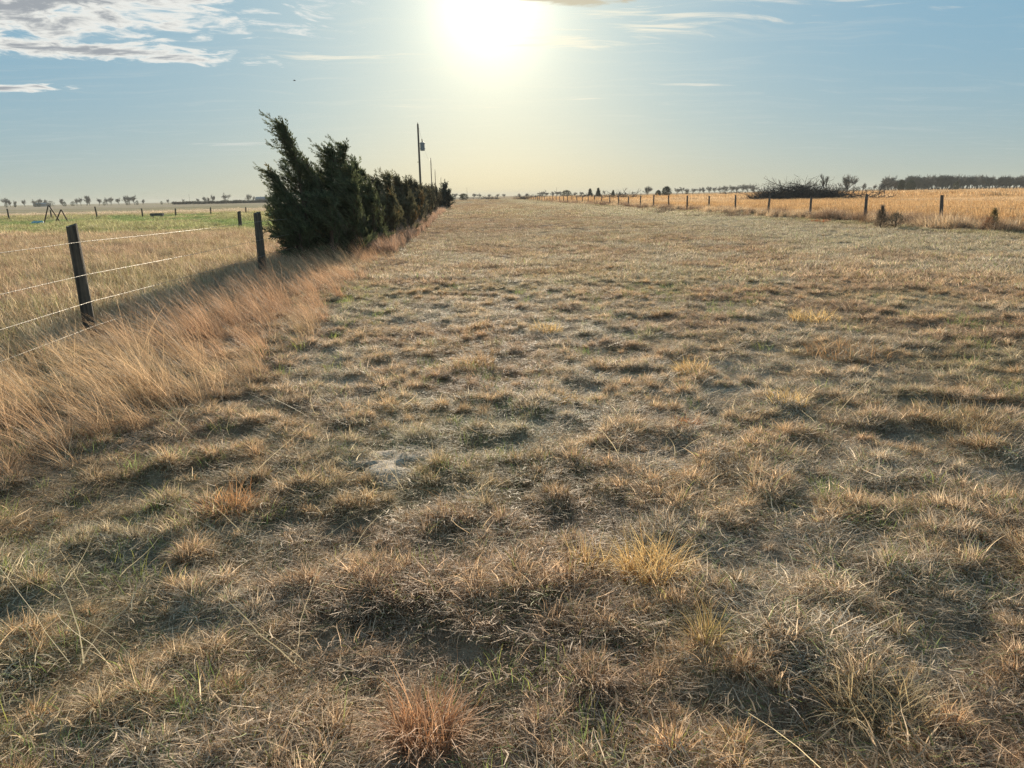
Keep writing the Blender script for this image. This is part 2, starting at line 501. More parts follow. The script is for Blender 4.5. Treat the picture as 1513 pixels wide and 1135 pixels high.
# ------------------------------------------------------------------ grass plants
def blades(n, rad, L, tilt, bend, width, seg=4, lean=None, wob=0.35, cols=None, rng=RNG, outward=0.6, base_z=0.0, tipw=0.25):
    """n grass blades as ribbons; returns verts, quads, colours"""
    r = rad * np.sqrt(rng.random(n)); a0 = rng.random(n) * 2 * pi
    bx, by = r * np.cos(a0), r * np.sin(a0)
    az = np.where(rng.random(n) < outward, a0 + rng.normal(0, 0.5, n), rng.random(n) * 2 * pi)
    ln = L[0] + (L[1] - L[0]) * rng.random(n) ** 1.3
    th = tilt[0] + (tilt[1] - tilt[0]) * rng.random(n)
    dth = (bend[0] + (bend[1] - bend[0]) * rng.random(n)) / seg
    wd = width * (0.6 + 0.8 * rng.random(n))
    P = np.stack([bx, by, np.full(n, base_z)], 1)
    Vs = np.zeros((n, seg + 1, 2, 3))
    wa = az + pi / 2 + rng.normal(0, 0.7, n)
    for k in range(seg + 1):
        ww = wd * (1 - (1 - tipw) * (k / seg) ** 1.5)
        wv_ = np.stack([np.cos(wa), np.sin(wa), np.zeros(n)], 1) * (ww / 2)[:, None]
        Vs[:, k, 0] = P - wv_; Vs[:, k, 1] = P + wv_
        d = np.stack([np.sin(th) * np.cos(az), np.sin(th) * np.sin(az), np.cos(th)], 1)
        if lean is not None: d = d + np.array(lean)[None] * (0.4 + 0.9 * k / seg)
        d /= np.linalg.norm(d, axis=1)[:, None]
        P = P + d * (ln / seg)[:, None]
        P[:, 2] = np.maximum(P[:, 2], 0.004 + 0.01 * rng.random(n))
        th = th + dth; az = az + rng.normal(0, wob, n) / seg * 2
    V = Vs.reshape(-1, 3)
    b = np.arange(n)[:, None] * (seg + 1) * 2; k = np.arange(seg)[None] * 2
    o = b + k
    Q = np.stack([o, o + 1, o + 3, o + 2], -1).reshape(-1, 4)
    br = (0.65 + 0.7 * rng.random(n))
    C = np.ones((n, 3)) * br[:, None]
    if cols is not None:
        pr = np.array([c[0] for c in cols]); pick = rng.choice(len(cols), n, p=pr / pr.sum())
        C *= np.array([c[1] for c in cols])[pick]
    C = np.repeat(C, (seg + 1) * 2, 0)
    return V, Q, C


def join(parts):
    V, Q, C, o = [], [], [], 0
    for v, q, c in parts: V.append(v); Q.append(q + o); C.append(c); o += len(v)
    return np.vstack(V), np.vstack(Q), np.vstack(C)


DRY = [(4, (1, 1, 1)), (2, (1.3, 1.27, 1.2)), (3, (0.50, 0.42, 0.34)), (0.9, (0.55, 0.78, 0.42)), (1.0, (1.65, 1.65, 1.65))]
WARM = [(5, (1, 1, 1)), (2, (1.2, 1.15, 1.05)), (2, (0.75, 0.62, 0.5)), (0.9, (1.5, 1.5, 1.4))]
STEM = [(3, (1.25, 1.2, 1.05)), (2, (1.0, 0.92, 0.8)), (1.2, (1.6, 1.6, 1.5))]
DARKW = [(3, (0.85, 0.8, 0.75)), (2, (0.6, 0.5, 0.42)), (1, (1.1, 1.1, 1.0))]
GRN = [(4, (1, 1, 1)), (1, (1.6, 1.3, 1.0)), (1, (0.7, 0.8, 0.6))]

SRC = {}


def source(kind, count, fn):
    c = bpy.data.collections.new('plants_' + kind)
    for k in range(count):
        V, Q, C = fn(k)
        o = bpy.data.objects.new('%s_%02d' % (kind, k), mesh_np(kind, V, Q, None, M_grass, C)); c.objects.link(o)
    SRC[kind] = (c, count)


source('thatch', 10, lambda k: join([blades(95, 0.12, (0.05, 0.13), (0.3, 1.3), (0.4, 2.4), 0.0042, 5, cols=DRY, outward=0.35, wob=.6, tipw=.15),
                                    blades(40, 0.14, (0.05, 0.15), (1.1, 1.6), (-0.3, 0.6), 0.0042, 4, cols=DRY, outward=0.0, base_z=0.02, wob=0.9)]))
source('tussock', 10, lambda k: join([blades(150, 0.055, (0.09, 0.22), (0.1, 1.0), (0.8, 2.9), 0.0045, 6, cols=DRY, wob=.5, tipw=.12),
                                     blades(55, 0.05, (0.06, 0.14), (0.0, 0.6), (0.1, 0.8), 0.0038, 3, cols=WARM)]))
source('litter', 8, lambda k: blades(120, 0.16, (0.02, 0.09), (1.2, 1.6), (-0.3, 0.4), 0.0034, 2, cols=DRY, outward=0.0, base_z=0.006, wob=0.8))
source('shoots', 5, lambda k: blades(46, 0.10, (0.05, 0.13), (0.0, 0.7), (0.1, 1.0), 0.0030, 4, cols=GRN))
source('stalk', 6, lambda k: blades(6, 0.15, (0.25, 0.60), (0.5, 1.35), (0.1, 1.0), 0.0034, 7, cols=[(1, (1.3, 1.25, 1.05))], outward=0.2, wob=0.8, base_z=0.03))
source('turf', 6, lambda k: join([blades(260, 0.30, (0.05, 0.12), (0.2, 1.1), (0.3, 1.5), 0.0065, 3, cols=DRY, outward=0.2)]))
source('turf_far', 4, lambda k: blades(420, 0.9, (0.06, 0.13), (0.1, 1.0), (0.3, 1.3), 0.018, 2, cols=DRY, outward=0.1))
LEANT = (-1.0, -0.12, 0.0)
source('bluestem', 8, lambda k: join([blades(30, 0.11, (0.45, 1.0), (0.0, 0.55), (0.0, 0.7), 0.0040, 6, lean=LEANT, cols=STEM, wob=0.3, outward=0.3, tipw=0.5),
                                      blades(95, 0.13, (0.12, 0.45), (0.1, 1.2), (0.3, 2.0), 0.0036, 5, lean=(-0.45, -0.05, 0), cols=DARKW, wob=0.4)]))
source('bluestem_far', 4, lambda k: blades(150, 0.35, (0.35, 0.80), (0.0, 0.5), (0.1, 0.9), 0.011, 4, lean=(-0.6, -0.1, 0), cols=WARM, outward=0.2))
source('rough', 6, lambda k: blades(150, 0.28, (0.12, 0.34), (0.0, 0.8), (0.2, 1.3), 0.0060, 4, lean=(-0.35, 0, 0), cols=DRY, outward=0.2))
source('rough_far', 4, lambda k: blades(260, 0.8, (0.12, 0.30), (0.0, 0.7), (0.1, 1.0), 0.016, 3, lean=(-0.3, 0, 0), cols=DRY, outward=0.1))
source('prairie', 4, lambda k: blades(220, 0.7, (0.45, 0.85), (0.0, 0.5), (0.0, 0.6), 0.014, 3, lean=(-0.18, 0, 0), cols=WARM, outward=0.1, tipw=0.6))
source('prairie_far', 4, lambda k: blades(300, 2.2, (0.45, 0.80), (0.0, 0.4), (0.0, 0.5), 0.055, 2, lean=(-0.15, 0, 0), cols=WARM, outward=0.1, tipw=0.6))


def instancer(kind):
    coll, cnt = SRC[kind]
    ng = bpy.data.node_groups.new('scatter_' + kind, 'GeometryNodeTree')
    ng.interface.new_socket('Geometry', in_out='INPUT', socket_type='NodeSocketGeometry')
    ng.interface.new_socket('Geometry', in_out='OUTPUT', socket_type='NodeSocketGeometry')
    N = ng.nodes; Lk = ng.links
    gi = N.new('NodeGroupInput'); go = N.new('NodeGroupOutput')
    ip = N.new('GeometryNodeInstanceOnPoints'); ci = N.new('GeometryNodeCollectionInfo')
    ci.inputs['Collection'].default_value = coll
    ci.inputs['Separate Children'].default_value = True; ci.inputs['Reset Children'].default_value = True
    ip.inputs['Pick Instance'].default_value = True

    def na_(nm, dt):
        a = N.new('GeometryNodeInputNamedAttribute'); a.data_type = dt; a.inputs['Name'].default_value = nm
        return a.outputs['Attribute']
    Lk.new(gi.outputs[0], ip.inputs['Points']); Lk.new(ci.outputs[0], ip.inputs['Instance'])
    Lk.new(na_('idx', 'INT'), ip.inputs['Instance Index'])
    e2r = N.new('FunctionNodeEulerToRotation'); Lk.new(na_('rot', 'FLOAT_VECTOR'), e2r.inputs[0]); Lk.new(e2r.outputs[0], ip.inputs['Rotation'])
    Lk.new(na_('scl', 'FLOAT_VECTOR'), ip.inputs['Scale'])
    Lk.new(ip.outputs[0], go.inputs[0])
    return ng


def scatter(name, kind, x, y, s, tn, label, cat, rng=RNG, tilt=0.12, spin=True, zoff=-0.008, sz=None, yaw=0.3):
    n = len(x)
    me = bpy.data.meshes.new(name); me.vertices.add(n)
    me.vertices.foreach_set('co', np.stack([x, y, gz(x, y) + zoff], 1).astype(np.float32).ravel())
    a = me.attributes.new('idx', 'INT', 'POINT'); a.data.foreach_set('value', rng.integers(0, SRC[kind][1], n).astype(np.int32))
    rot = np.stack([rng.normal(0, tilt, n), rng.normal(0, tilt, n), rng.random(n) * 2 * pi if spin else rng.normal(0, yaw, n)], 1)
    a = me.attributes.new('rot', 'FLOAT_VECTOR', 'POINT'); a.data.foreach_set('vector', rot.astype(np.float32).ravel())
    sc_ = np.stack([s, s, s if sz is None else sz], 1)
    a = me.attributes.new('scl', 'FLOAT_VECTOR', 'POINT'); a.data.foreach_set('vector', sc_.astype(np.float32).ravel())
    tn = tn * (0.8 + 0.4 * rng.random(n))[:, None]
    a = me.attributes.new('tint', 'FLOAT_COLOR', 'POINT'); a.data.foreach_set('color', np.hstack([np.clip(tn, 0, 1), np.ones((n, 1))]).astype(np.float32).ravel())
    o = link(name, me)
    md = o.modifiers.new('scatter', 'NODES'); md.node_group = instancer(kind)
    tag(o, label, cat, kind='stuff')
    return o


def points(n_per_m2, d0, d1, half=44, x0=-1e9, x1=1e9, centre=3.0, rng=RNG):
    """random points in a wedge of ground ahead, d0..d1 metres away; density per m2"""
    hr = radians(half)
    area = hr * (d1 ** 2 - d0 ** 2)
    n = int(area * n_per_m2)
    r = np.sqrt(d0 ** 2 + (d1 ** 2 - d0 ** 2) * rng.random(n)); a = radians(centre) + hr * (2 * rng.random(n) - 1)
    x, y = r * np.sin(a), r * np.cos(a)
    k = (x > x0) & (x < x1)
    return x[k], y[k]


def cat_pts(*ps): return np.concatenate([p[0] for p in ps]), np.concatenate([p[1] for p in ps])


def sand_keep(x, y, p=0.66):
    d = np.hypot((x - SANDX) / 0.25, (y - SANDY) / 0.28)
    return (d > 1) | (RNG.random(len(x)) > p)


XL, XR = -4.4, 20.4
# mown strip: matted short grass
x, y = cat_pts(points(120, 0.9, 6, 52, XL, XR), points(65, 6, 14, x0=XL, x1=XR), points(24, 14, 24, x0=XL, x1=XR))
k = sand_keep(x, y); x, y = x[k], y[k]
hm = hummock(x, y)
s = (0.45 + 0.62 * hm) * (0.75 + 0.4 * RNG.random(len(x))) * (1 + 0.25 * sst(np.hypot(x, y), 8, 24))
scatter('short_grass', 'thatch', x, y, s, tint(x, y), 'matted short brown and grey dry grass of the mown strip', 'grass')
x, y = cat_pts(points(70, 0.9, 6, 52, XL, XR), points(34, 6, 12, x0=XL, x1=XR))
k = sand_keep(x, y, 0.8); x, y = x[k], y[k]
scatter('dead_grass_litter', 'litter', x, y, 0.8 + 0.5 * RNG.random(len(x)), tint(x, y) * 0.85, 'broken bits of dead grass lying on the soil between the tufts', 'litter', zoff=0.004)
# tussocks on the hummocks
x, y = cat_pts(points(100, 0.9, 7, 52, XL, XR), points(46, 7, 16, x0=XL, x1=XR), points(7, 16, 30, x0=XL, x1=XR))
hm = hummock(x, y); k = (hm + 0.30 * (RNG.random(len(x)) - 0.5) > 0.40) & sand_keep(x, y, 1.0); x, y, hm = x[k], y[k], hm[k]
tt = tint(x, y); g = sst(fbm(x / 0.8, y / 0.8, 133, 2), 0.45, 0.7)
tt = lerp(tt, np.array([0.60, 0.41, 0.24]), g * 0.55)
scatter('tussock_grass', 'tussock', x, y, (0.38 + 0.50 * RNG.random(len(x)) ** 1.8) * (0.65 + 0.45 * hm), tt, 'arching dry grass blades of the low tussocks on the strip', 'grass', tilt=0.2)
# green shoots
x, y = cat_pts(points(14, 0.9, 7, 52, XL, XR), points(8, 7, 16, x0=XL, x1=XR))
edge = np.exp(-((x + 1.9) / 0.5) ** 2) * sst(y, 5, 8) * (1 - sst(y, 14, 20))
k = (RNG.random(len(x)) < 0.08 + 0.9 * edge + 0.75 * sst(fbm(x / 1.7, y / 1.7, 141, 3), 0.5, 0.66)) & sand_keep(x, y, 1.0); x, y = x[k], y[k]
tt = lerp(np.broadcast_to(np.array([0.24, 0.30, 0.11]), (len(x), 3)).copy(), np.array([0.38, 0.46, 0.14]), np.exp(-((x + 1.9) / 0.5) ** 2) * sst(y, 5, 8))
scatter('green_shoots', 'shoots', x, y, 0.55 + 0.6 * RNG.random(len(x)), tt, 'fresh green shoots coming up through the dry grass', 'grass')
# long pale stalks lying in the foreground
x, y = points(5, 0.9, 6, 52, XL, XR)
k = RNG.random(len(x)) < 0.12 + 0.5 * (1 - sst(x, -1.6, -0.3)); x, y = x[k], y[k]
scatter('fallen_stalks', 'stalk', x, y, 0.6 + 0.6 * RNG.random(len(x)), np.broadcast_to(np.array([0.44, 0.385, 0.30]), (len(x), 3)).copy(), 'long pale bent grass stalks lying over the short grass', 'grass', tilt=0.25)
# farther strip
x, y = cat_pts(points(8, 14, 30, x0=XL, x1=XR), points(5, 30, 60, x0=XL, x1=XR))
scatter('strip_grass', 'turf', x, y, (0.8 + 0.5 * RNG.random(len(x))) * (0.7 + 0.5 * hummock(x, y)), tint(x, y), 'short dry grass of the strip farther off', 'grass')
x, y = cat_pts(points(0.55, 55, 130, x0=XL, x1=XR), points(0.25, 130, 300, x0=XL, x1=XR))
scatter('distant_strip_grass', 'turf_far', x, y, 0.8 + 0.5 * RNG.random(len(x)), tint(x, y), 'pale short grass of the strip towards the horizon', 'grass')

# tall bluestem along the left fence
def stem_band(x, y):
    edge = -2.05 + 0.35 * (fbm(y / 1.3, y * 0 + 3, 151, 2) - 0.5) * 2 - 0.38 * (1 - sst(y, 3, 7)) 
    return (x < edge) & (x > -5.0 + 0.3 * (vn(x * 2, y * 2, 155) - .5))


x, y = cat_pts(points(34, 1.5, 11, 60, -5.2, -1.6), points(22, 11, 22, x0=-5.2, x1=-1.8))
fill = sst(fbm(x / 0.6, y / 0.7, 161, 2), 0.38, 0.58)
k = stem_band(x, y) & (RNG.random(len(x)) < 0.50 + 0.50 * fill); x, y = x[k], y[k]
dedge = sst(-2.2 - x, 0.0, 0.9)
s = (0.46 + 0.20 * dedge - 0.27 * sst(-x, 3.2, 4.6)) * (0.6 + 0.70 * RNG.random(len(x)))
tt = lerp(np.broadcast_to(np.array([0.48, 0.35, 0.235]), (len(x), 3)).copy(), np.array([0.43, 0.28, 0.19]), sst(fbm(x / 1.6, y / 2.2, 165, 2) + 0.012 * y, 0.42, 0.66))
scatter('tall_bluestem_grass', 'bluestem', x, y, s, tt, 'tall wind-bent reddish grass along the left fence', 'grass', tilt=0.17, spin=False, yaw=0.5)
x, y = cat_pts(points(5, 22, 60, x0=-5.4, x1=-2.2), points(2, 60, 130, x0=-5.4, x1=-2.2))
scatter('distant_fence_line_grass', 'bluestem_far', x, y, 0.55 + 0.3 * RNG.random(len(x)), np.broadcast_to(np.array([0.42, 0.29, 0.215]), (len(x), 3)).copy(), 'reddish tall grass at the foot of the cedar row', 'grass', spin=False)

# left pasture
x, y = cat_pts(points(13, 3, 22, 60, x1=-4.6), points(7, 22, 45, x1=-4.8))
tt = tint(x, y)
scatter('pasture_grass', 'rough', x, y, (0.6 + 0.6 * RNG.random(len(x))) * (0.75 + 0.4 * fbm(x / 2, y / 2, 171, 2)), tt, 'rough knee-high dry pasture grass beyond the left fence', 'grass', spin=False)
x, y = cat_pts(points(1.6, 42, 80, x1=-5), points(0.5, 80, 160, x1=-5.5))
tt = tint(x, y); lawn = tt[:, 1] > tt[:, 0]
scatter('distant_pasture_grass', 'rough_far', x, y, np.where(lawn, 0.45, 0.85) * (0.8 + 0.5 * RNG.random(len(x))), tt * 1.1, 'green and tan grass of the pasture towards the far fence', 'grass', spin=False)

# right field of golden grass
x, y = cat_pts(points(2.4, 22, 60, x0=21.2), points(1.5, 60, 110, x0=21.2))
tt = tint(x, y)
scatter('golden_field_grass', 'prairie', x, y, (0.7 + 0.3 * RNG.random(len(x))) * (0.5 + 0.4 * sst(x, 21, 24)), tt, 'tall golden grass of the field behind the right fence', 'grass', spin=False)
x, y = cat_pts(points(0.16, 105, 330, x0=21.5))
scatter('distant_field_grass', 'prairie_far', x, y, 0.7 + 0.3 * RNG.random(len(x)), tint(x, y), 'golden grass of the field towards the far trees', 'grass', spin=False)
# weeds at the foot of the right fence
x, y = cat_pts(points(6, 22, 60, x0=19.2, x1=21.6), points(3, 60, 180, x0=19.2, x1=21.6))
k = RNG.random(len(x)) < sst(fbm(x / 1.5, y / 4.0, 181, 2), 0.3, 0.6) * np.exp(-((x - 20.4) / 0.9) ** 2) + 0.1; x, y = x[k], y[k]
tt = lerp(np.broadcast_to(np.array([0.24, 0.165, 0.115]), (len(x), 3)).copy(), TAN, sst(fbm(x, y / 3, 185, 2), 0.4, 0.7))
scatter('fence_foot_weeds', 'bluestem_far', x, y, 0.5 + 0.5 * RNG.random(len(x)), tt, 'brown weeds standing along the foot of the right fence', 'weeds')

# single tussocks that stand out
def single_tussock(px, py, r, hgt, c, n, label, cat='grass tuft', lean=None, cols=WARM):
    v = ray(px, py); tt_ = (0.03 - CAM_H) / v.z; X, Y = v.x * tt_, v.y * tt_
    rg = np.random.default_rng(int(px * 7 + py))
    V, Q, C = join([blades(n, r, (hgt * 0.55, hgt * 1.15), (0.0, 0.9), (0.3, 2.0), 0.0034 * max(1, Y / 4.5), 5, cols=cols, rng=rg, lean=lean, wob=0.5)])
    o = link('grass_tuft', mesh_np('grass_tuft', V, Q, None, M_weed, C * np.array(c)), loc=(X, Y, gz1(X, Y)))
    tag(o, label, cat, 'tufts standing out of the strip')


Gd = (0.72, 0.52, 0.25); Or = (0.56, 0.25, 0.09); Bz = (0.60, 0.42, 0.24)
single_tussock(962, 838, 0.13, 0.24, Gd, 420, 'large bright golden tuft in the foreground right of centre')
single_tussock(872, 840, 0.07, 0.17, Gd, 150, 'small bright golden tuft just left of the large golden one')
single_tussock(632, 1078, 0.10, 0.23, (0.46, 0.28, 0.17), 380, 'reddish brown tuft near the bottom edge left of centre')
single_tussock(337, 752, 0.13, 0.17, (0.56, 0.33, 0.17), 340, 'low orange tan tuft in the left foreground')
single_tussock(1017, 628, 0.09, 0.10, Or, 260, 'small round rust orange tuft in the middle of the strip', lean=(0, 0, -0.4))
single_tussock(1020, 545, 0.16, 0.15, Gd, 280, 'pale golden tuft in the middle distance right of the strip centre')
single_tussock(1203, 473, 0.30, 0.17, Gd, 420, 'wide pale golden tuft far right on the strip')
single_tussock(1162, 592, 0.15, 0.16, Gd, 300, 'golden upright tuft in the right half of the strip')
single_tussock(806, 484, 0.20, 0.16, Gd, 260, 'pale golden tuft far along the strip near its centre')
single_tussock(705, 535, 0.16, 0.16, Bz, 260, 'tan bushy tuft left of the strip centre')
single_tussock(822, 583, 0.16, 0.10, Gd, 220, 'flattened golden tuft lying left of the rust orange one')
single_tussock(1255, 520, 0.40, 0.20, (0.42, 0.27, 0.15), 520, 'broad brown tuft behind a hollow at the right of the strip')
single_tussock(1430, 625, 0.26, 0.22, (0.38, 0.29, 0.17), 620, 'large domed brown tussock near the right edge')
single_tussock(1305, 1045, 0.14, 0.20, (0.44, 0.34, 0.20), 420, 'large tan tussock in the bottom right foreground')
single_tussock(1080, 690, 0.16, 0.15, (0.30, 0.24, 0.16), 420, 'dark grey brown tussock right of centre')
single_tussock(1048, 948, 0.05, 0.19, (0.44, 0.33, 0.15), 150, 'spiky ochre tuft in the right foreground')
single_tussock(745, 405, 0.3, 0.14, Gd, 120, 'tiny golden tuft farthest up the strip')

# ------------------------------------------------------------------ junipers (wind-bent row)
def spray_geo():
    """one feathery sprig, 1 m long along +Z, as flat diamonds"""
    rg = np.random.default_rng(3)
    qs = []
    def dia(p, d, l, wd, side):
        p = Vector(p); d = Vector(d).normalized(); s_ = d.cross(Vector(side)).normalized() * wd
        qs.append([p, p + d * l * .45 + s_, p + d * l, p + d * l * .45 - s_])
    dia((0, 0, 0), (0, 0, 1), 1.0, .028, (0, 1, 0))
    for k in range(8):
        z = .08 + .1 * k; sg = 1 if k % 2 else -1; a = rg.uniform(0, pi)
        l = .42 * (1 - .55 * k / 8) * rg.uniform(.8, 1.2)
        dia((0, 0, z), (sg * .55 * cos(a), sg * .55 * sin(a), .85), l, .045, (sin(a), -cos(a), .3))
    dia((0, 0, .75), (.15, .1, 1), .33, .03, (1, 0, 0))
    return np.array([[list(v) for v in q] for q in qs])       # n,4,3


SPR = spray_geo()


def place_sprays(P, D, L, rng, colbase, wfac=1.0):
    """copies of the sprig at P pointing along D with length L, merged"""
    n = len(P); D = D / np.linalg.norm(D, axis=1)[:, None]
    ref = rng.normal(size=(n, 3)); X = np.cross(ref, D); X /= np.linalg.norm(X, axis=1)[:, None]; Y = np.cross(D, X)
    g = SPR.reshape(-1, 3)
    V = P[:, None] + (g[None, :, 0:1] * X[:, None] * wfac + g[None, :, 1:2] * Y[:, None] * wfac + g[None, :, 2:3] * D[:, None]) * L[:, None, None]
    V = V.reshape(-1, 3)
    Q = np.arange(len(V)).reshape(-1, 4)
    c = colbase * (0.6 + 0.8 * rng.random((n, 1)))
    return V, Q, np.repeat(c, len(g), 0)


def leader_path(p0, p1, wind, k=9, bulge=0.12):
    p0, p1 = Vector(p0), Vector(p1); out = []
    for i in range(k + 1):
        t_ = i / k
        p = p0.lerp(p1, t_)
        # upright low down, bending over to the wind near the top
        off = (p1.x - p0.x)
        p.x = p0.x + off * (0.22 * t_ + 0.78 * t_ ** 3.4)
        p.z = p0.z + (p1.z - p0.z) * (t_ ** 0.93)
        out.append(p)
    return out


def juniper(base, leaders, label, seed, dens=1.0, col=(0.095, 0.108, 0.052), spray=0.23, wind=(-0.45, 0, 0)):
    """leaders: list of (foot xyz, tip xyz, radius)"""
    rg = np.random.default_rng(seed); base = Vector(base)
    root = bpy.data.objects.new('juniper_tree', None); COL.objects.link(root); root.location = base
    tag(root, label, 'tree', 'wind-bent junipers in a row along the left fence')
    tr = MB(); P, D, L, C = [], [], [], []
    W = np.array(wind)
    for (f0, f1, R_) in leaders:
        path = leader_path(Vector(f0) - base, Vector(f1) - base, wind)
        h = path[-1].z
        tr.tube(path[:-1], [0.055 * (1 - 0.9 * i / 9) + 0.008 for i in range(9)], 6)
        nb = int(78 * dens * max(.5, h / 3))
        for b in range(nb):
            t_ = ((b + rg.random()) / nb) ** 1.12
            q = t_ * 9; i0 = min(int(q), 8); p = np.array(path[i0].lerp(path[i0 + 1], q - i0))
            dirL = np.array((path[i0 + 1] - path[i0]).normalized())
            env = .88 * R_ * (min(1, 0.50 + t_ * 3.2)) * (1 - t_) ** 1.1 + 0.05 * R_
            az = rg.random() * 2 * pi
            up = 0.5 + 0.8 * t_
            d = np.array([cos(az), sin(az), 0]) + dirL * up + W * (0.3 + t_ * 0.9)
            if t_ < .1: d[2] *= .5
            d /= np.linalg.norm(d)
            ln = env * rg.uniform(.6, 1.5) * 1.25 * (1.7 if rg.random() < .16 else 1)
            pts = [p]; dd = d.copy(); K = 5
            for k_ in range(K):
                dd = dd + np.array([0, 0, .14 - .05 * k_]) + W * (.10 + .10 * k_) + rg.normal(0, .07, 3); dd /= np.linalg.norm(dd)
                pts.append(pts[-1] + dd * ln / K)
            tr.tube([Vector(v) for v in pts], [0.014, .011, .009, .007, .005, .003], 4, cap=False)
            ns = int(max(4, ln * 30 * dens * (1.1 - .7 * t_)))
            tt_ = rg.random(ns) ** .75
            q2 = tt_ * K; i1 = np.minimum(q2.astype(int), K - 1); fr = (q2 - i1)[:, None]
            ptsa = np.array(pts); pp = ptsa[i1] * (1 - fr) + ptsa[i1 + 1] * fr
            ax = ptsa[i1 + 1] - ptsa[i1]; ax /= np.linalg.norm(ax, axis=1)[:, None]
            dr = ax + rg.normal(0, .34, (ns, 3)) + W * (.2 + .5 * t_) + np.array([0, 0, .22])
            P.append(pp); D.append(dr); L.append(spray * rg.uniform(.6, 1.5, ns) * (.95 + .35 * t_))
            C.append(np.array(col)[None] * (0.75 + .5 * rg.random()) * np.ones((ns, 1)) * (np.array([1.5, 1.05, .8]) if rg.random() < .07 else np.array([1, 1, 1])))
        # long loose wisps standing out of the outline
        nw = int(44 * dens)
        for b in range(nw):
            t_ = rg.uniform(.3, .97); q = t_ * 9; i0 = min(int(q), 8); p = np.array(path[i0].lerp(path[i0 + 1], q - i0))
            az = rg.random() * 2 * pi; env = R_ * (1 - t_) ** .9 * 1.15
            p = p + np.array([cos(az), sin(az), .5]) * env
            sd_ = .45 * (1 - .7 * t_); dd = np.array([cos(az) * sd_, sin(az) * sd_, .9]) + W * (.6 + 1.1 * t_); dd /= np.linalg.norm(dd); pts = [p - dd * .15]
            wl = rg.uniform(.35, .85) * min(1, R_ / .5 + .3)
            for k_ in range(4):
                dd = dd + W * .22 + rg.normal(0, .05, 3); dd /= np.linalg.norm(dd); pts.append(pts[-1] + dd * wl / 4)
            tr.tube([Vector(v) for v in pts], [.006, .005, .004, .003, .002], 3, cap=False)
            ptsa = np.array(pts); ns = int(9 * dens) + 3; fr_ = rg.random(ns) * 3.99; i1 = fr_.astype(int); f1 = (fr_ - i1)[:, None]
            ax = ptsa[i1 + 1] - ptsa[i1]; ax /= np.linalg.norm(ax, axis=1)[:, None]
            P.append(ptsa[i1] * (1 - f1) + ptsa[i1 + 1] * f1); D.append(ax + rg.normal(0, .30, (ns, 3))); L.append(spray * rg.uniform(.5, .95, ns)); C.append(np.array(col)[None] * 1.1 * np.ones((ns, 1)))
        # drooping feathery tip
        nt = 60; tt_ = rg.random(nt); ti = 5.5 + 3.5 * tt_
        for a in ti:
            i0 = min(int(a), 8); p = np.array(path[i0].lerp(path[i0 + 1], a - i0)); dl = np.array((path[i0 + 1] - path[i0]).normalized())
            P.append(p[None]); D.append((dl + rg.normal(0, .42, 3) + W * .9)[None]); L.append(np.array([spray * rg.uniform(.6, 1.3)])); C.append(np.array(col)[None] * 1.1)
    V, Q, Cc = place_sprays(np.vstack(P), np.vstack(D), np.concatenate(L), rg, np.vstack(C))
    tr.build('trunk', M_cedarbark, root)
    link('crown', mesh_np('crown', V, Q, None, M_leaf, Cc), root)
    return root


def J(spec, Y, dy=0.0): # (foot px x, tip px x, tip px y, radius, depth offset)
    out = []
    for (fx, tx, ty, R_, o_) in spec:
        yy = Y + o_
        # foot: where the column at fx meets the ground
        lo = at_depth(fx, 380, yy); tip = at_depth(tx + (8 if Y < 24 else 4), ty + (13 if Y < 24 else 13 if Y < 60 else 7), yy); R_ = R_ * (1 if Y < 24 else .85)
        out.append(((lo.x, yy, gz1(lo.x, yy)), (tip.x, yy, tip.z), R_))
    return out


juniper((at_depth(462, 380, 20.6).x, 20.6, 0), J([(458, 413, 173, .58, 0), (442, 399, 248, .36, -.5), (450, 416, 300, .36, -.9), (484, 446, 232, .55, .3), (430, 407, 300, .3, .4), (492, 480, 285, .6, -.7)], 20.6),
        'tallest juniper with its long top blown over to the left', 1, 1.0)
juniper((at_depth(508, 380, 21.8).x, 21.8, 0), J([(492, 486, 214, .55, 0), (505, 505, 206, .45, .4), (520, 512, 238, .55, -.3), (525, 520, 262, .5, -.9), (470, 470, 250, .5, .8)], 21.8),
        'second juniper from the left, its two pointed tops close together', 2, 1.0)
juniper((at_depth(545, 372, 25).x, 25, 0), J([(535, 524, 234, .6, 0), (548, 535, 243, .6, .5), (555, 545, 264, .65, -.8), (532, 548, 285, .6, -1.2)], 25), 'third juniper along the row, dark and bushy', 3, .9)
juniper((at_depth(575, 360, 29).x, 29, 0), J([(565, 558, 258, .75, 0), (580, 573, 250, .6, .6), (582, 577, 280, .8, -.9), (560, 565, 290, .7, -1.4)], 29), 'fourth juniper with a thin wisp at its top, brownish green', 4, .85, col=(.115, .105, .055), spray=.24)
juniper((at_depth(600, 345, 34).x, 34, 0), J([(592, 587, 254, .8, 0), (605, 597, 261, .8, .5), (604, 604, 285, .9, -1)], 34), 'fifth juniper of the row, below the tall pole', 5, .8, col=(.105, .098, .056), spray=.27)
juniper((at_depth(616, 335, 42).x, 42, 0), J([(610, 604, 259, .9, 0), (622, 612, 262, .9, .8), (622, 620, 278, .9, -1)], 42), 'sixth juniper of the row, rough and grey green', 6, .7, col=(.105, .096, .06), spray=.3)
juniper((at_depth(632, 322, 54).x, 54, 0), J([(626, 621, 268, 1.1, 0), (635, 630, 270, 1.1, .8)], 54), 'seventh juniper of the row, low and grey green', 7, .6, col=(.105, .096, .06), spray=.38)
juniper((at_depth(642, 315, 72).x, 72, 0), J([(638, 634, 273, 1.3, 0), (645, 642, 276, 1.2, 1)], 72), 'eighth juniper, just before the last one of the row', 8, .5, col=(.10, .09, .06), spray=.45)
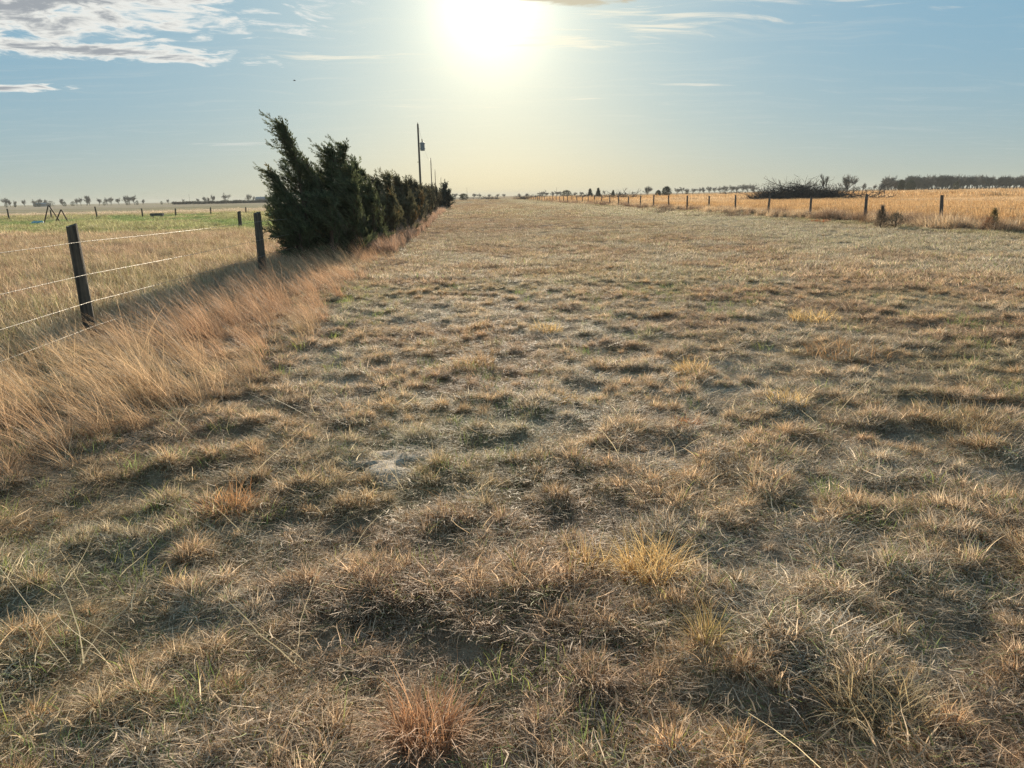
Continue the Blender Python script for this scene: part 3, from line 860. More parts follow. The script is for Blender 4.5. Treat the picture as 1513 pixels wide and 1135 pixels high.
juniper((at_depth(658, 306, 98).x, 98, 0), J([(655, 654.5, 269, 1.0, 0), (658, 659, 279, 1.0, 0), (660, 662, 288, .9, 0), (652, 650, 281, .9, 0)], 98), 'last juniper of the row, dense cone at its far end', 9, .6, col=(.040, .050, .036), spray=.5, wind=(-.02, 0, 0))


# ------------------------------------------------------------------ fences
def post_mesh(h, r, seed):
    rg = random.Random(seed); mb = MB(); n = 14; K = 7; ph = [rg.uniform(-.09, .09) for _ in range(n)]
    cx = cy = 0
    for k in range(K + 1):
        z = -0.25 + (h + 0.25) * k / K
        rr_ = r * (1.06 - 0.12 * k / K)
        for j in range(n):
            a = 2 * pi * j / n; q = rr_ * (1 + ph[j] + rg.uniform(-.02, .02)) * (0.96 if k == K else 1)
            mb.v.append((cx + q * cos(a), cy + q * sin(a), z + (rg.uniform(-.008, .008) + 0.03 * r * cos(a - 1) * 8 if k == K else 0)))
        cx += rg.uniform(-.004, .004); cy += rg.uniform(-.004, .004)
    for k in range(K):
        for j in range(n): mb.f.append((k * n + j, k * n + (j + 1) % n, (k + 1) * n + (j + 1) % n, (k + 1) * n + j))
    mb.v.append((cx, cy, h - .004)); c_ = len(mb.v) - 1
    for j in range(n): mb.f.append((K * n + j, K * n + (j + 1) % n, c_))
    return mb.mesh('fence_post', M_post)


def wire_mb(ps, r=0.0021, barb=0.12, seed=0, sag=0.015):
    """two twisted strands with barbs through the points ps"""
    rg = random.Random(seed); mb = MB(); path = []
    for a, b in zip(ps[:-1], ps[1:]):
        a, b = Vector(a), Vector(b); n_ = max(4, int((b - a).length / 0.6))
        for i in range(n_):
            t_ = i / n_; p = a.lerp(b, t_); p.z -= sag * 4 * t_ * (1 - t_) * rg.uniform(.9, 1.1); path.append(p)
    path.append(Vector(ps[-1]))
    mb.tube(path, r, 4)
    if barb:
        L_ = 0
        for a, b in zip(path[:-1], path[1:]):
            d = (b - a).length; dr = (b - a).normalized()
            while L_ < d:
                p = a.lerp(b, L_ / d); L_ += barb
                u = dr.cross(Vector((rg.uniform(-1, 1), rg.uniform(-1, 1), rg.uniform(-1, 1)))).normalized()
                for s_ in (-1, 1):
                    mb.tube([p - dr * .004 * s_ - u * s_ * .002, p + (u * s_ * .015) + dr * .006 * s_], [r * .9, r * .3], 3, cap=False)
                mb.tube([p - dr * .007, p + dr * .007], r * 2.1, 5)
            L_ -= d
    return mb


fence = bpy.data.objects.new('barbed_wire_fence', None); COL.objects.link(fence); fence.location = (FENCE_L, 9.3, 0)
tag(fence, 'barbed wire fence with dark wooden posts along the left side of the strip', 'fence')
lp = [(-4.55, 1.9), (-4.64, 9.3), (-4.55, 17.0), (-4.6, 24.7), (-4.6, 32.5), (-4.6, 40.2)]
lh = [1.28, 1.33, 1.33, 1.25, 1.25, 1.25]
for k, ((X, Y), h_) in enumerate(zip(lp, lh)):
    o = link('fence_post', post_mesh(h_, 0.071 if k < 2 else 0.085, 30 + k), fence, (X - FENCE_L, Y - 9.3, gz1(X, Y)))
    o.rotation_euler = (radians(random.uniform(-.8, .8)), radians((-1.2, -1.0, .3, 1, 0, -1)[k]), 0)
for wi, hz in enumerate((1.15, 0.76, 0.42, 0.13)):
    side = 0.085
    ps = [(X + side - FENCE_L, Y - 9.3, gz1(X, Y) + hz + random.uniform(-.012, .012)) for X, Y in [(-4.55, -6.0)] + lp]
    wire_mb(ps, 0.0020, 0.125, wi).build('barbed_wire', M_wire, fence)
stp = MB()
for (X, Y) in lp[:3]:
    for hz in (1.15, .76, .42, .13): stp.tube([(X + .07 - FENCE_L, Y - 9.3 - .012, gz1(X, Y) + hz + .012), (X + .10 - FENCE_L, Y - 9.3, gz1(X, Y) + hz), (X + .07 - FENCE_L, Y - 9.3 - .012, gz1(X, Y) + hz - .012)], .0025, 4)
o = stp.build('staple', M_wire, fence); o['kind'] = 'stuff'

# right fence
rxs = [1388, 1278, 1199.5, 1140, 1091, 1051.5, 1019, 991.7, 970, 950, 934, 917.6, 903, 890.7, 880.5, 870, 860.7, 852.4, 845.5, 838.6, 832.4, 825.5, 819, 814, 809, 804, 799.6, 795.8, 792]
fr = bpy.data.objects.new('long_wire_fence', None); COL.objects.link(fr)
fr.location = (FENCE_R, 32, 0)
tag(fr, 'long wire fence with grey wooden posts in front of the golden field', 'fence')
# the posts stand on one straight line at even steps
posts_r = []
for k in range(-1, 46):
    Y = 31.9 + 6.35 * k
    X = FENCE_R + 0.4 - 0.012 * (k + 1) if k < 40 else FENCE_R - .3
    posts_r.append((X, Y))
pm = [post_mesh(1.33, 0.072, 80 + q) for q in range(5)]
for q in pm: q.materials[0] = M_pole
for k, (X, Y) in enumerate(posts_r):
    o = link('fence_post', pm[k % 5], fr, (X - FENCE_R, Y - 32, gz1(X, Y)))
    o.rotation_euler = (radians(random.uniform(-2, 2)), radians(random.uniform(-2.5, 2.5) + (4 if k in (1, 2) else 0)), random.uniform(0, 6))
    o.scale = (1, 1, random.uniform(.93, 1.06))
for wi, hz in enumerate((1.12, .82, .50, .22)):
    ps = [(X - FENCE_R - .085, Y - 32, gz1(X, Y) + hz + random.uniform(-.02, .02)) for X, Y in posts_r]
    wire_mb(ps, 0.0026, None, 10 + wi, sag=.03).build('wire', M_oldwire, fr)

# far fence behind the green pasture, leaning posts
ff = bpy.data.objects.new('pasture_fence', None); COL.objects.link(ff); ff.location = (-40, 100, 0)
tag(ff, 'far fence of thin leaning posts behind the green pasture', 'fence')
fp = []
for (bx, by, tx, ty) in [(13.5, 324, 10.5, 308.5), (76, 322, 74.5, 310.7), (143.7, 320.4, 140, 305.3), (210.8, 319.4, 209, 308), (259.5, 318.2, 259, 308), (311.5, 316, 311, 306.5), (363.5, 314.6, 363, 306), (404, 311, 402.5, 302), (440, 309.5, 439.5, 302)]:
    v = ray(bx, by); t_ = -CAM_H / v.z; X, Y = v.x * t_, v.y * t_
    tp = at_depth(tx, ty, Y); fp.append((X, Y, tp))
for k, (X, Y, tp) in enumerate(fp):
    mb = MB(); g = gz1(X, Y)
    mb.tube([(0, 0, g - .1), (tp.x - X, 0, tp.z)], [.095, .085], 8)
    mb.build('fence_post', M_post, ff, (X + 40, Y - 100, 0))
for hz in (.45, .75, 1.0):
    wire_mb([(X + 40, Y - 100, gz1(X, Y) + hz) for X, Y, _ in fp], .006, None, 3, .02).build('wire', M_oldwire, ff)
# lone post with its wire towards the left fence
X, Y = -13.26, 45.6
lone = tag(link('wooden_post', post_mesh(1.0, .10, 5), loc=(X, Y, gz1(X, Y))), 'single short dark post in the pasture behind the second fence post', 'post')

# ------------------------------------------------------------------ pasture things
def on_ground(px, py):
    v = ray(px, py); t_ = -CAM_H / v.z; return v.x * t_, v.y * t_


X, Y = on_ground(77, 329.5)
for (l, r_, tx, ty, lab) in [(64.7, 90, 71.5, 302.5, 'taller bent pipe hoop of the old play frame in the pasture'), (80.7, 101.4, 90.3, 309.5, 'lower bent pipe hoop beside the taller one in the pasture')]:
    a = at_depth(l, 329, Y); b = at_depth(r_, 329, Y + .3); tp = at_depth(tx, ty, Y + .1); g = gz1(a.x, Y)
    mb = MB(); pts = []
    A0 = Vector((a.x, Y, g)); B0 = Vector((b.x, Y + .3, g)); T0 = Vector((tp.x, Y + .1, tp.z))
    for q in range(0, 6): pts.append(A0.lerp(T0, q / 5 * .86))
    a1 = pts[-1]; b1 = B0.lerp(T0, .86)
    for q in range(1, 6):
        t_ = q / 6; pts.append((a1 * (1 - t_) ** 2 + (T0 + Vector((0, 0, .08))) * 2 * t_ * (1 - t_) + b1 * t_ ** 2))
    for q in range(5, -1, -1): pts.append(B0.lerp(T0, q / 5 * .86))
    org = Vector((T0.x, Y, g)); mb.tube([p_ - org for p_ in pts], .055, 8)
    tag(mb.build('pipe_hoop', M_rustpipe, None, org, True), lab, 'play frame')
# turquoise crumpled tarp
X, Y = on_ground(56, 329.5); rg = random.Random(3); mb = MB(); nx, ny = 14, 7
for i in range(nx + 1):
    for j in range(ny + 1):
        e = (1 - (2 * i / nx - 1) ** 4) * (1 - (2 * j / ny - 1) ** 2)
        mb.v.append((-.55 + 1.1 * i / nx + rg.uniform(-.03, .03), -.35 + .7 * j / ny, max(0, .26 * e ** .6 * rg.uniform(.65, 1.15))))
for i in range(nx):
    for j in range(ny): q = i * (ny + 1) + j; mb.f.append((q, q + ny + 1, q + ny + 2, q + 1))
tag(mb.build('tarp', M_tarp, None, (X, Y, gz1(X, Y) + .01)), 'crumpled turquoise tarp lying left of the pipe hoops', 'tarp')
# feed bunk
X, Y = on_ground(232.5, 321); fb = bpy.data.objects.new('feed_trough', None); COL.objects.link(fb); fb.location = (X, Y, gz1(X, Y))
tag(fb, 'long dark livestock feed trough on legs in the green pasture', 'trough')
mb = MB(); Wd = 1.35
for s_ in (-1, 1): mb.box((0, s_ * .2, .40), (Wd, .04, .26), R=Matrix.Rotation(s_ * -.25, 3, 'X'))
mb.box((0, 0, .28), (Wd, .34, .04))
for s_ in (-1, 1): mb.box((s_ * (Wd / 2 - .022), 0, .402), (.04, .38, .22))
mb.build('trough_body', M_trough, fb)
for sx in (-1, 1):
    for sy in (-1, 1): MB().box((sx * .5, sy * .17, .13), (.07, .06, .27)).build('leg', M_trough, fb)
# pale green box
X, Y = on_ground(406, 325); gb = bpy.data.objects.new('utility_box', None); COL.objects.link(gb); gb.location = (X, Y, gz1(X, Y)); 
tag(gb, 'pale green box with a dark lid at the edge of the pasture beside the junipers', 'utility box')
MB().box((0, 0, .33), (.72, .6, .66)).build('box_body', M_lime, gb)
MB().box((-.02, 0, .70), (.82, .68, .06)).build('lid', M_lid, gb)
MB().box((.43, -.1, .37), (.10, .10, .74)).build('white_stake', M_white, gb)

# ------------------------------------------------------------------ utility poles
def pole(px, py, H_, label, extra=False, r=.14):
    v = ray(px, py); t_ = None
    # distance at which a pole of height H_ reaches this sight line
    t_ = (H_ - CAM_H) / v.z; X, Y = v.x * t_, v.y * t_
    root = bpy.data.objects.new('utility_pole', None); COL.objects.link(root); root.location = (X, Y, gz1(X, Y))
    tag(root, label, 'pole', 'wooden utility poles receding beside the strip')
    MB().tube([(0, 0, -.3), (.0, 0, H_ * .5), (0, 0, H_)], [r, r * .85, r * .7], 10).build('pole_shaft', M_pole, root)
    MB().tube([(0, 0, H_), (0, 0, H_ + .16)], [.035, .05], 8).build('insulator', M_porc, root)
    if extra:
        zc = H_ - 2.85
        tr = MB().tube([(.48, 0, zc - .55), (.48, 0, zc - .5), (.48, 0, zc + .42), (.48, 0, zc + .5), (.48, 0, zc + .55)], [.26, .30, .30, .27, .1], 16).build('transformer', M_grey, root)
        MB().tube([(.48, 0, zc + .55), (.48, 0, zc + .68), (.46, 0, zc + .8), (.46, 0, zc + .95)], [.05, .09, .05, .07], 8).build('bushing', M_porc, tr)
        for zz in (zc + .35, zc - .3):
            MB().box((.16, 0, zz), (.22, .10, .07)).build('bracket', M_grey, tr)
            MB().box((.80, 0, zz), (.12, .08, .08)).build('lug', M_grey, tr)
        MB().tube([(0, 0, zc - 2.0), (-.30, 0, zc - 1.98)], .04, 6).build('side_insulator', M_porc, root)
    return X, Y, H_


pp = [pole(617.2, 183.3, 11, 'tall wooden utility pole carrying a transformer behind the junipers', True, .16),
      pole(636.4, 236.3, 11, 'second utility pole, next beyond the one with the transformer'),
      pole(642.6, 251.4, 11, 'third utility pole, between the second and the shortest looking'),
      pole(651.3, 262.0, 11, 'fourth utility pole, its top just above the last juniper')]
pole(689.8, 277.5, 9, 'lone thin pole far away at the end of the strip'); pole(822.3, 277.0, 9, 'thin pole on the horizon above the start of the right fence')
pole(279, 287, 9, 'thin pole on the left horizon among bare trees')
# service line slung between the poles
mb = MB()
for a, b in zip(pp[:-1], pp[1:]):
    pts = []
    for q in range(15):
        t_ = q / 14; pts.append((a[0] + (b[0] - a[0]) * t_, a[1] + (b[1] - a[1]) * t_, a[2] - 1.6 * 4 * t_ * (1 - t_) + .1))
    mb.tube(pts, .012, 4)
tag(mb.build('power_line', M_grey), 'thin power line slung between the utility poles', 'cable')


# ------------------------------------------------------------------ bare trees
def bare_tree_mesh(seed, H_=8.0, spread=.55, levels=5, up=.22, rmin=.02, low=.35, trunk_l=.22):
    rg = random.Random(seed); mb = MB(); trunk = MB()

    def grow(p, d, l, r, lev, tgt):
        pts = [p]; rad = [r]; dd = d.copy(); K = 3
        for k in range(K):
            dd = (dd + Vector((rg.gauss(0, .13), rg.gauss(0, .13), rg.gauss(0, .1) + .05))).normalized()
            pts.append(pts[-1] + dd * l / K); rad.append(max(rmin, r * (1 - .4 * (k + 1) / K)))
        tgt.tube(pts, rad, 5 if lev < 2 else 3, cap=False)
        if lev >= levels: return
        grow(pts[-1], (dd + Vector((rg.gauss(0, .2), rg.gauss(0, .2), .25))).normalized(), l * rg.uniform(.7, .88), rad[-1] * .85, lev + 1, mb)
        nb = rg.randint(2, 4) if lev < 3 else rg.randint(2, 3)
        for b in range(nb):
            t_ = rg.uniform(.35, 1.0) if lev else rg.uniform(low, 1)
            q = t_ * K; i = min(int(q), K - 1); pb = pts[i].lerp(pts[i + 1], q - i)
            az = rg.uniform(0, 2 * pi); s_ = spread * rg.uniform(.7, 1.5)
            side = Vector((cos(az), sin(az), 0)); nd = (dd * cos(s_) + side * sin(s_) + Vector((0, 0, up))).normalized()
            grow(pb, nd, l * rg.uniform(.62, .84), rad[-1] * .68, lev + 1, mb)
    grow(Vector((0, 0, -.1)), Vector((rg.uniform(-.06, .06), 0, 1)).normalized(), H_ * trunk_l, H_ * .026, 0, trunk)
    return trunk, mb


def make_tree(seed, H_, **kw):
    t_, m_ = bare_tree_mesh(seed, H_, **kw)
    zs = [v[2] for v in m_.v]; k = H_ / max(zs)
    for mb in (t_, m_): mb.v = [(v[0] * k, v[1] * k, v[2] * k) for v in mb.v]
    return t_.mesh('trunk', M_bark), m_.mesh('crown', M_bark)


TREES = [make_tree(s_, 1.0 * 8, spread=sp, levels=lv, rmin=rm) for (s_, sp, lv, rm) in ((1, .62, 5, .025), (2, .55, 5, .025), (3, .7, 4, .035), (4, .45, 5, .025), (5, .75, 5, .025), (6, .45, 4, .035))]
WOODT = [make_tree(s_, 8.0, spread=.6, levels=5, rmin=.03, low=.1, trunk_l=.22, up=.22) for s_ in (11, 12, 13, 14)]
TREES += WOODT
TREES[2] = WOODT[0]; TREES[5] = WOODT[1]; TREES[1] = WOODT[2]


def bare_tree(px, top, base, D_, label, var, group, name='bare_tree', wide=1.0):
    tp = at_depth(px, top, D_); X = tp.x; g = gz1(X, D_); h_ = tp.z - g
    root = bpy.data.objects.new(name, None); COL.objects.link(root); root.location = (X, D_, g)
    root.rotation_euler = (0, 0, random.uniform(0, 6.28)); s_ = h_ / 8; root.scale = (s_ * wide, s_ * wide, s_)
    tag(root, label, 'tree', group)
    link('trunk', TREES[var][0], root); link('crown', TREES[var][1], root)
    return root


# one lone bigger tree on the right and those near the brush heap
bare_tree(1253.5, 256, 279, 240, 'lone bare tree with a round crown right of the brush heap', 0, 'bare trees on the right horizon', wide=1.15)
bare_tree(1221, 256, 279, 190, 'slim bare tree rising behind the right end of the brush heap', 3, 'bare trees on the right horizon', wide=.75)
bare_tree(1276, 269, 280, 500, 'small bare tree between the lone tree and the wood', 2, 'bare trees on the right horizon')
bare_tree(1293, 271, 279, 500, 'tiny bare tree just left of the wood', 4, 'bare trees on the right horizon')
bare_tree(956.5, 274, 285, 330, 'bare tree with a spreading crown left of the round dark cedar', 0, 'bare trees on the right horizon', wide=1.2)

GL = 'bare trees along the left horizon'
left = [(7, 292, 0), (14, 294, 2), (22, 296.5, 3), (35, 294.5, 1), (50, 294, 4), (57, 293.5, 0), (64, 294, 2), (91.6, 293.5, 5), (112, 293, 0), (118, 292, 3), (126, 288.5, 5), (131, 292, 1), (145, 292.5, 1), (157, 291, 4), (162, 291, 0),
        (174.5, 292, 1), (184, 288.5, 0), (190, 288, 4), (197, 288, 1), (210, 294, 2), (248, 294, 1), (271, 294, 3), (291, 293, 1), (302, 290.5, 0), (307, 291, 2), (313, 287.5, 1), (333, 284, 4), (366, 286.5, 0), (374, 290, 3), (386, 290, 2), (393, 289, 1), (400, 290, 4)]
ORD = ['first', 'second', 'third', 'fourth', 'fifth', 'sixth', 'seventh', 'eighth', 'ninth', 'tenth', 'eleventh', 'twelfth', 'thirteenth', 'fourteenth', 'fifteenth', 'sixteenth', 'seventeenth', 'eighteenth', 'nineteenth', 'twentieth']
ORD += ['twenty-' + q for q in ORD[:9]] + ['thirtieth'] + ['thirty-' + q for q in ORD[:9]]
for k, (px, ty, v) in enumerate(left):
    lab = {4: 'round crowned bare tree', 0: 'broad bare tree', 1: 'bushy bare tree', 2: 'low bare tree', 3: 'slender bare tree', 5: 'thin spiky bare tree'}[v]
    bare_tree(px, ty - .5, 300, 620, '%s on the left horizon, %s bare tree from the left edge' % (lab, ORD[k]), v, GL, wide=1.0)

GC = 'hazy bare trees along the middle horizon'
mid = [(672, 286, 0), (684, 286.5, 2), (700, 286, 1), (708, 286, 4), (722, 287, 2), (735, 287, 1), (745, 287, 0), (768, 286, 2), (779, 286, 1), (797, 283.5, 4), (801, 283, 0), (806, 284, 1), (817, 283, 2), (822, 282.5, 1), (828, 283, 0), (849, 284, 2), (858, 283.5, 1), (893, 282, 3), (917, 284, 1), (925, 284, 2), (936, 283, 4),
       (1000, 278, 1), (1009, 276.5, 3), (1016, 279, 0), (1024, 278, 1), (1033, 277, 4), (1041, 276, 2), (1049, 275.5, 0), (1057, 276, 1), (1065, 275, 4), (1073, 274.5, 0), (1081, 273.5, 1), (1089, 273.5, 4), (1098, 272, 0), (1106, 271.5, 1), (1114, 272, 2)]
cnt = {}
for (px, ty, v) in mid:
    wh = 'above the far end of the strip' if px < 760 else 'above the start of the right fence' if px < 940 else 'on the rise left of the large brush heap'
    cnt[wh] = cnt.get(wh, 0) + 1
    bare_tree(px, ty - .8, 290, 650, 'hazy bare tree %s, %s from left' % (wh, ORD[cnt[wh] - 1]), v, 'hazy bare trees along the middle horizon', wide=random.uniform(1.1, 1.9))

# the wood at the right
NW = 90
for k in range(NW):
    px = 1304 + (1530 - 1304) * (k + random.random() * .8) / NW
    row = k % 4
    ty = 258.0 + 6 * max(0, (1330 - px) / 26) * random.random() + random.uniform(-2.0, 6.5) + row * .4
    bare_tree(px, ty, 275, 380 + 14 * row, 'leafless tree in the wood on the right horizon', random.choice((6, 7, 8, 9, 6, 1)), 'trees of the bare wood on the right horizon', wide=1.25)


# ------------------------------------------------------------------ cedars and bushes far and near
def cone_cedar(px, top, base, wpx, D_, label, group, seed, round_=False, name='cedar_tree', col=(.045, .052, .032), n=900, cat='tree', wind=(-.1, 0, 0), sp=.16, wf=1.3):
    tp = at_depth(px, top, D_); g = gz1(tp.x, D_); h_ = tp.z - g; Wd = wpx * D_ / PXF * .5
    rg = np.random.default_rng(seed)
    root = bpy.data.objects.new(name, None); COL.objects.link(root); root.location = (tp.x, D_, g); tag(root, label, cat, group)
    t_ = rg.random(n) ** (1.25 if not round_ else 1.0); a = rg.random(n) * 2 * pi
    R_ = Wd * (np.sqrt(np.clip(1 - (t_ * 1.9 - .9) ** 2, 0.02, 1)) if round_ else np.minimum(1, t_ * 7 + .45) * (1 - t_) ** .85 + .04)
    R_ = R_ * (0.75 + .5 * vn(a * 1.4, t_ * 5, seed)) * np.sqrt(rg.random(n))
    P = np.stack([R_ * np.cos(a), R_ * np.sin(a), h_ * (.03 + .90 * t_)], 1)
    D = np.stack([.5 * np.cos(a), .5 * np.sin(a), .9 + t_], 1) + rg.normal(0, .6, (n, 3)) + np.array(wind)
    V, Q, C = place_sprays(P, D, np.full(n, h_ * sp) * rg.uniform(.6, 1.2, n), rg, np.tile(np.array(col), (n, 1)), wf)
    MB().tube([(0, 0, -.1), (0, 0, h_ * .5), (0, 0, h_ * .9)], [h_ * .03, h_ * .02, .01], 6).build('trunk', M_cedarbark, root)
    link('crown', mesh_np('crown', V, Q, None, M_leaf, C), root)
    return root


GR = 'cedars scattered in the right field'
cone_cedar(872, 279.5, 288.5, 9, 260, 'pointed dark cedar, left one of a close pair in the right field', GR, 1)
cone_cedar(884, 278.5, 287.5, 9, 260, 'pointed dark cedar, right one of a close pair in the right field', GR, 2)
cone_cedar(906, 281.5, 288.5, 7, 260, 'small pointed cedar above the low brush heap', GR, 3)
cone_cedar(985, 276.3, 285.5, 13, 240, 'round dark cedar standing right of the bare tree', GR, 4, True)
cone_cedar(973, 281.5, 285.5, 9, 240, 'low dark bush just left of the round cedar', GR, 5, True, name='cedar_bush', cat='bush')
cone_cedar(837, 281.5, 289, 16, 330, 'wide flat-topped dark cedar above the start of the right fence', GR, 6, True, name='cedar_bush', cat='bush')
cone_cedar(685, 286.5, 293, 13, 230, 'low dark bush at the far end of the strip', GR, 7, True, name='cedar_bush', cat='bush')
cone_cedar(1015, 282.5, 285, 6, 300, 'tiny dark bush in the right field, right of the round cedar', GR, 8, True, name='cedar_bush', cat='bush', n=300)
cone_cedar(1333, 266.5, 275, 8, 320, 'dark cedar in front of the wood, left one of two', GR, 9, True)
cone_cedar(1347, 267, 275, 13, 320, 'wide dark cedar in front of the wood, right one of two', GR, 10, True)
cone_cedar(1414, 269, 274, 9, 320, 'low dark cedar at the foot of the wood, farther right than the pair', GR, 11, True, n=400)
for k, px in enumerate((1236, 1243, 1249, 1262, 1268, 1285, 1299, 1306)):
    cone_cedar(px, 275.8 + random.uniform(0, 1.2), 279, 8, 420, 'low dark bush on the right horizon near the lone bare tree, %s from the left' % ORD[k], 'low dark bushes near the lone bare tree', 20 + k, True, name='cedar_bush', cat='bush', n=240)
GLB = 'dark bushes on the left horizon'
for k, (px, ty, wp, lb) in enumerate([(74, 297.3, 12, 'largest dark domed bush on the left horizon, above the pipe hoops'), (95, 298.3, 4.5, 'small dark bush right of the largest domed one'), (107, 297.6, 6.5, 'medium dark bush, third from the largest'),
                                      (52, 299.5, 5, 'very low dark bush left of the largest domed one'), (21.5, 299, 4, 'tiny dark bush near the left edge'), (8.5, 301, 5, 'very low dark bush at the left edge'), (57, 299.6, 5, 'low dark bush touching the left of the domed one'), (188, 297, 5, 'low dark bush under the tall trio of bare trees'), (202, 296.5, 5, 'low dark bush right under the round bare tree'),
                                      (154, 298, 5, 'low dark bush left of the tall trio of bare trees'), (238.5, 297.5, 4, 'tiny dark bush left of the long hedge')]):
    cone_cedar(px, ty, 302, wp, 520, lb, GLB, 40 + k, True, name='cedar_bush', cat='bush', n=320)
cone_cedar(367, 293, 299, 16, 520, 'wide dark bush under a bare tree near the tall juniper', GLB, 60, True, name='cedar_bush', cat='bush', n=320)
cone_cedar(333, 294.8, 299, 13, 520, 'flat dark bush under the round crowned bare tree', GLB, 61, True, name='cedar_bush', cat='bush', n=320)

# long low hedge on the left horizon
a = at_depth(255, 299, 500); b = at_depth(420, 296, 470); rg = np.random.default_rng(5); n = 3500
t_ = rg.random(n); hh = .9 + .5 * vn(t_ * 30, t_ * 0, 3) * (0.4 + t_)
P = np.stack([a.x + (b.x - a.x) * t_, a.y + (b.y - a.y) * t_ + rg.normal(0, 1, n), hh * rg.random(n)], 1)
V, Q, C = place_sprays(P, rg.normal(0, .5, (n, 3)) + [0, 0, .5], rg.uniform(.7, 1.3, n), rg, np.tile(np.array([.05, .05, .038]), (n, 1)), 2.2)
tag(link('far_hedge', mesh_np('far_hedge', V, Q, None, M_leaf, C)), 'long low dark hedge on the left horizon behind the green pasture', 'hedge')
# pale farm sheds in the haze beside the junipers
for (px, wd_, dd_, hh_, lb) in ((391, 12, 8, 4.2, 'low grey blue farm shed among bare trees on the left horizon'), (61, 9, 7, 2.8, 'tiny low grey shed on the left horizon beside the domed bush')):
    p_ = at_depth(px, 297, 600); sh = bpy.data.objects.new('farm_shed', None); COL.objects.link(sh); sh.location = (p_.x, 600, gz1(p_.x, 600)); tag(sh, lb, 'shed')
    MB().box((0, 0, hh_ * .33), (wd_, dd_, hh_ * .66)).build('wall', M_wall, sh)
    mb = MB(); e = hh_ * .66; mb.v = [(-wd_ / 2 - .3, -dd_ / 2 - .3, e), (wd_ / 2 + .3, -dd_ / 2 - .3, e), (wd_ / 2 + .3, dd_ / 2 + .3, e), (-wd_ / 2 - .3, dd_ / 2 + .3, e), (-wd_ / 2 - .3, 0, hh_), (wd_ / 2 + .3, 0, hh_)]
    mb.f = [(0, 1, 5, 4), (2, 3, 4, 5), (0, 4, 3), (1, 2, 5), (0, 3, 2, 1)]; mb.build('roof', M_roof, sh)

# young cedars at the right fence
GY = 'young cedars at the foot of the right fence'
cone_cedar(1304, 305, 333, 20, 31, 'young brownish cedar with a tapering top at the right fence', GY, 71, col=(.22, .165, .115), n=520, sp=.20, wf=.7)
cone_cedar(1325, 316, 333, 24, 31, 'dark squat young cedar right beside the brownish one', GY, 72, col=(.11, .09, .065), n=360, round_=True, sp=.24, wf=.7)
cone_cedar(1470, 310, 340, 19, 28, 'young rusty green cedar at the right edge beside the fence', GY, 73, col=(.19, .15, .065), n=460, sp=.20, wf=.7)
cone_cedar(1462, 322, 340, 14, 27.6, 'low rust red cedar seedling at the foot of the rusty green one', GY, 74, col=(.26, .12, .06), n=200, round_=True, sp=.24, wf=.7)


# ------------------------------------------------------------------ brush heaps
def stick(mb, rg, p, az, el, l, r, crook=.25, lev=0, n=5, twigs=2):
    d = Vector((cos(az) * cos(el), sin(az) * cos(el), sin(el))); pts = [Vector(p)]; K = 4
    for k in range(K):
        d = (d + Vector((rg.gauss(0, crook), rg.gauss(0, crook), rg.gauss(0, crook * .6)))).normalized(); q = pts[-1] + d * l / K
        q.z = max(q.z, .03); pts.append(q)
    mb.tube(pts, [r * (1 - .85 * k / K) + .006 for k in range(K + 1)], n, cap=False)
    if lev > 0:
        for b in range(twigs):
            i = rg.randint(1, K); stick(mb, rg, pts[i], az + rg.gauss(0, .8), el + rg.gauss(.1, .5), l * rg.uniform(.35, .6), r * .5, crook, lev - 1, 3, twigs)


def brush_heap(px, pyb, Y, Lh, Wh, Hh, nt, big, label, seed, n_up=0, flat=.25):
    c = at_depth(px, pyb, Y); g = gz1(c.x, Y); rg = random.Random(seed)
    root = bpy.data.objects.new('brush_heap', None); COL.objects.link(root); root.location = (c.x, Y, g); tag(root, label, 'brush heap')
    mb = MB()
    for k in range(nt):
        u = rg.uniform(-1, 1); v = rg.uniform(-1, 1) * math.sqrt(1 - u * u * .8); hmax = Hh * (1 - .75 * abs(u) ** 2.2) * (1 - v * v * .6) * (.8 + .3 * math.sin(u * 9 + 1))
        z = rg.random() ** .8 * hmax * .85
        stick(mb, rg, (u * Lh, v * Wh, z), rg.uniform(0, 2 * pi), rg.gauss(.1, flat), rg.uniform(.8, 2.2), rg.uniform(.014, .04), .22, 1, 3, 2)
    o = mb.build('twig_tangle', M_brush, root); o['kind'] = 'stuff'
    for k in range(big):
        u = rg.uniform(-1, 1); b_ = MB(); az = 0 if rg.random() < .5 else pi
        hmax = Hh * (1 - .7 * abs(u) ** 2.2)
        up = k < n_up
        stick(b_, rg, (u * Lh * .95, rg.uniform(-.6, .3) * Wh, rg.uniform(.2, .8) * hmax if not up else hmax * .55), az + rg.gauss(0, .5), rg.gauss(1.05, .3) if up else rg.gauss(.25, .25), rg.uniform(.8, 1.5) if up else rg.uniform(1.5, 3.0), rg.uniform(.016, .034) if up else rg.uniform(.06, .13), .14, 2 if up else 2, 5, 2 if up else 3)
        b_.build('branch', M_brush, root)
    return root


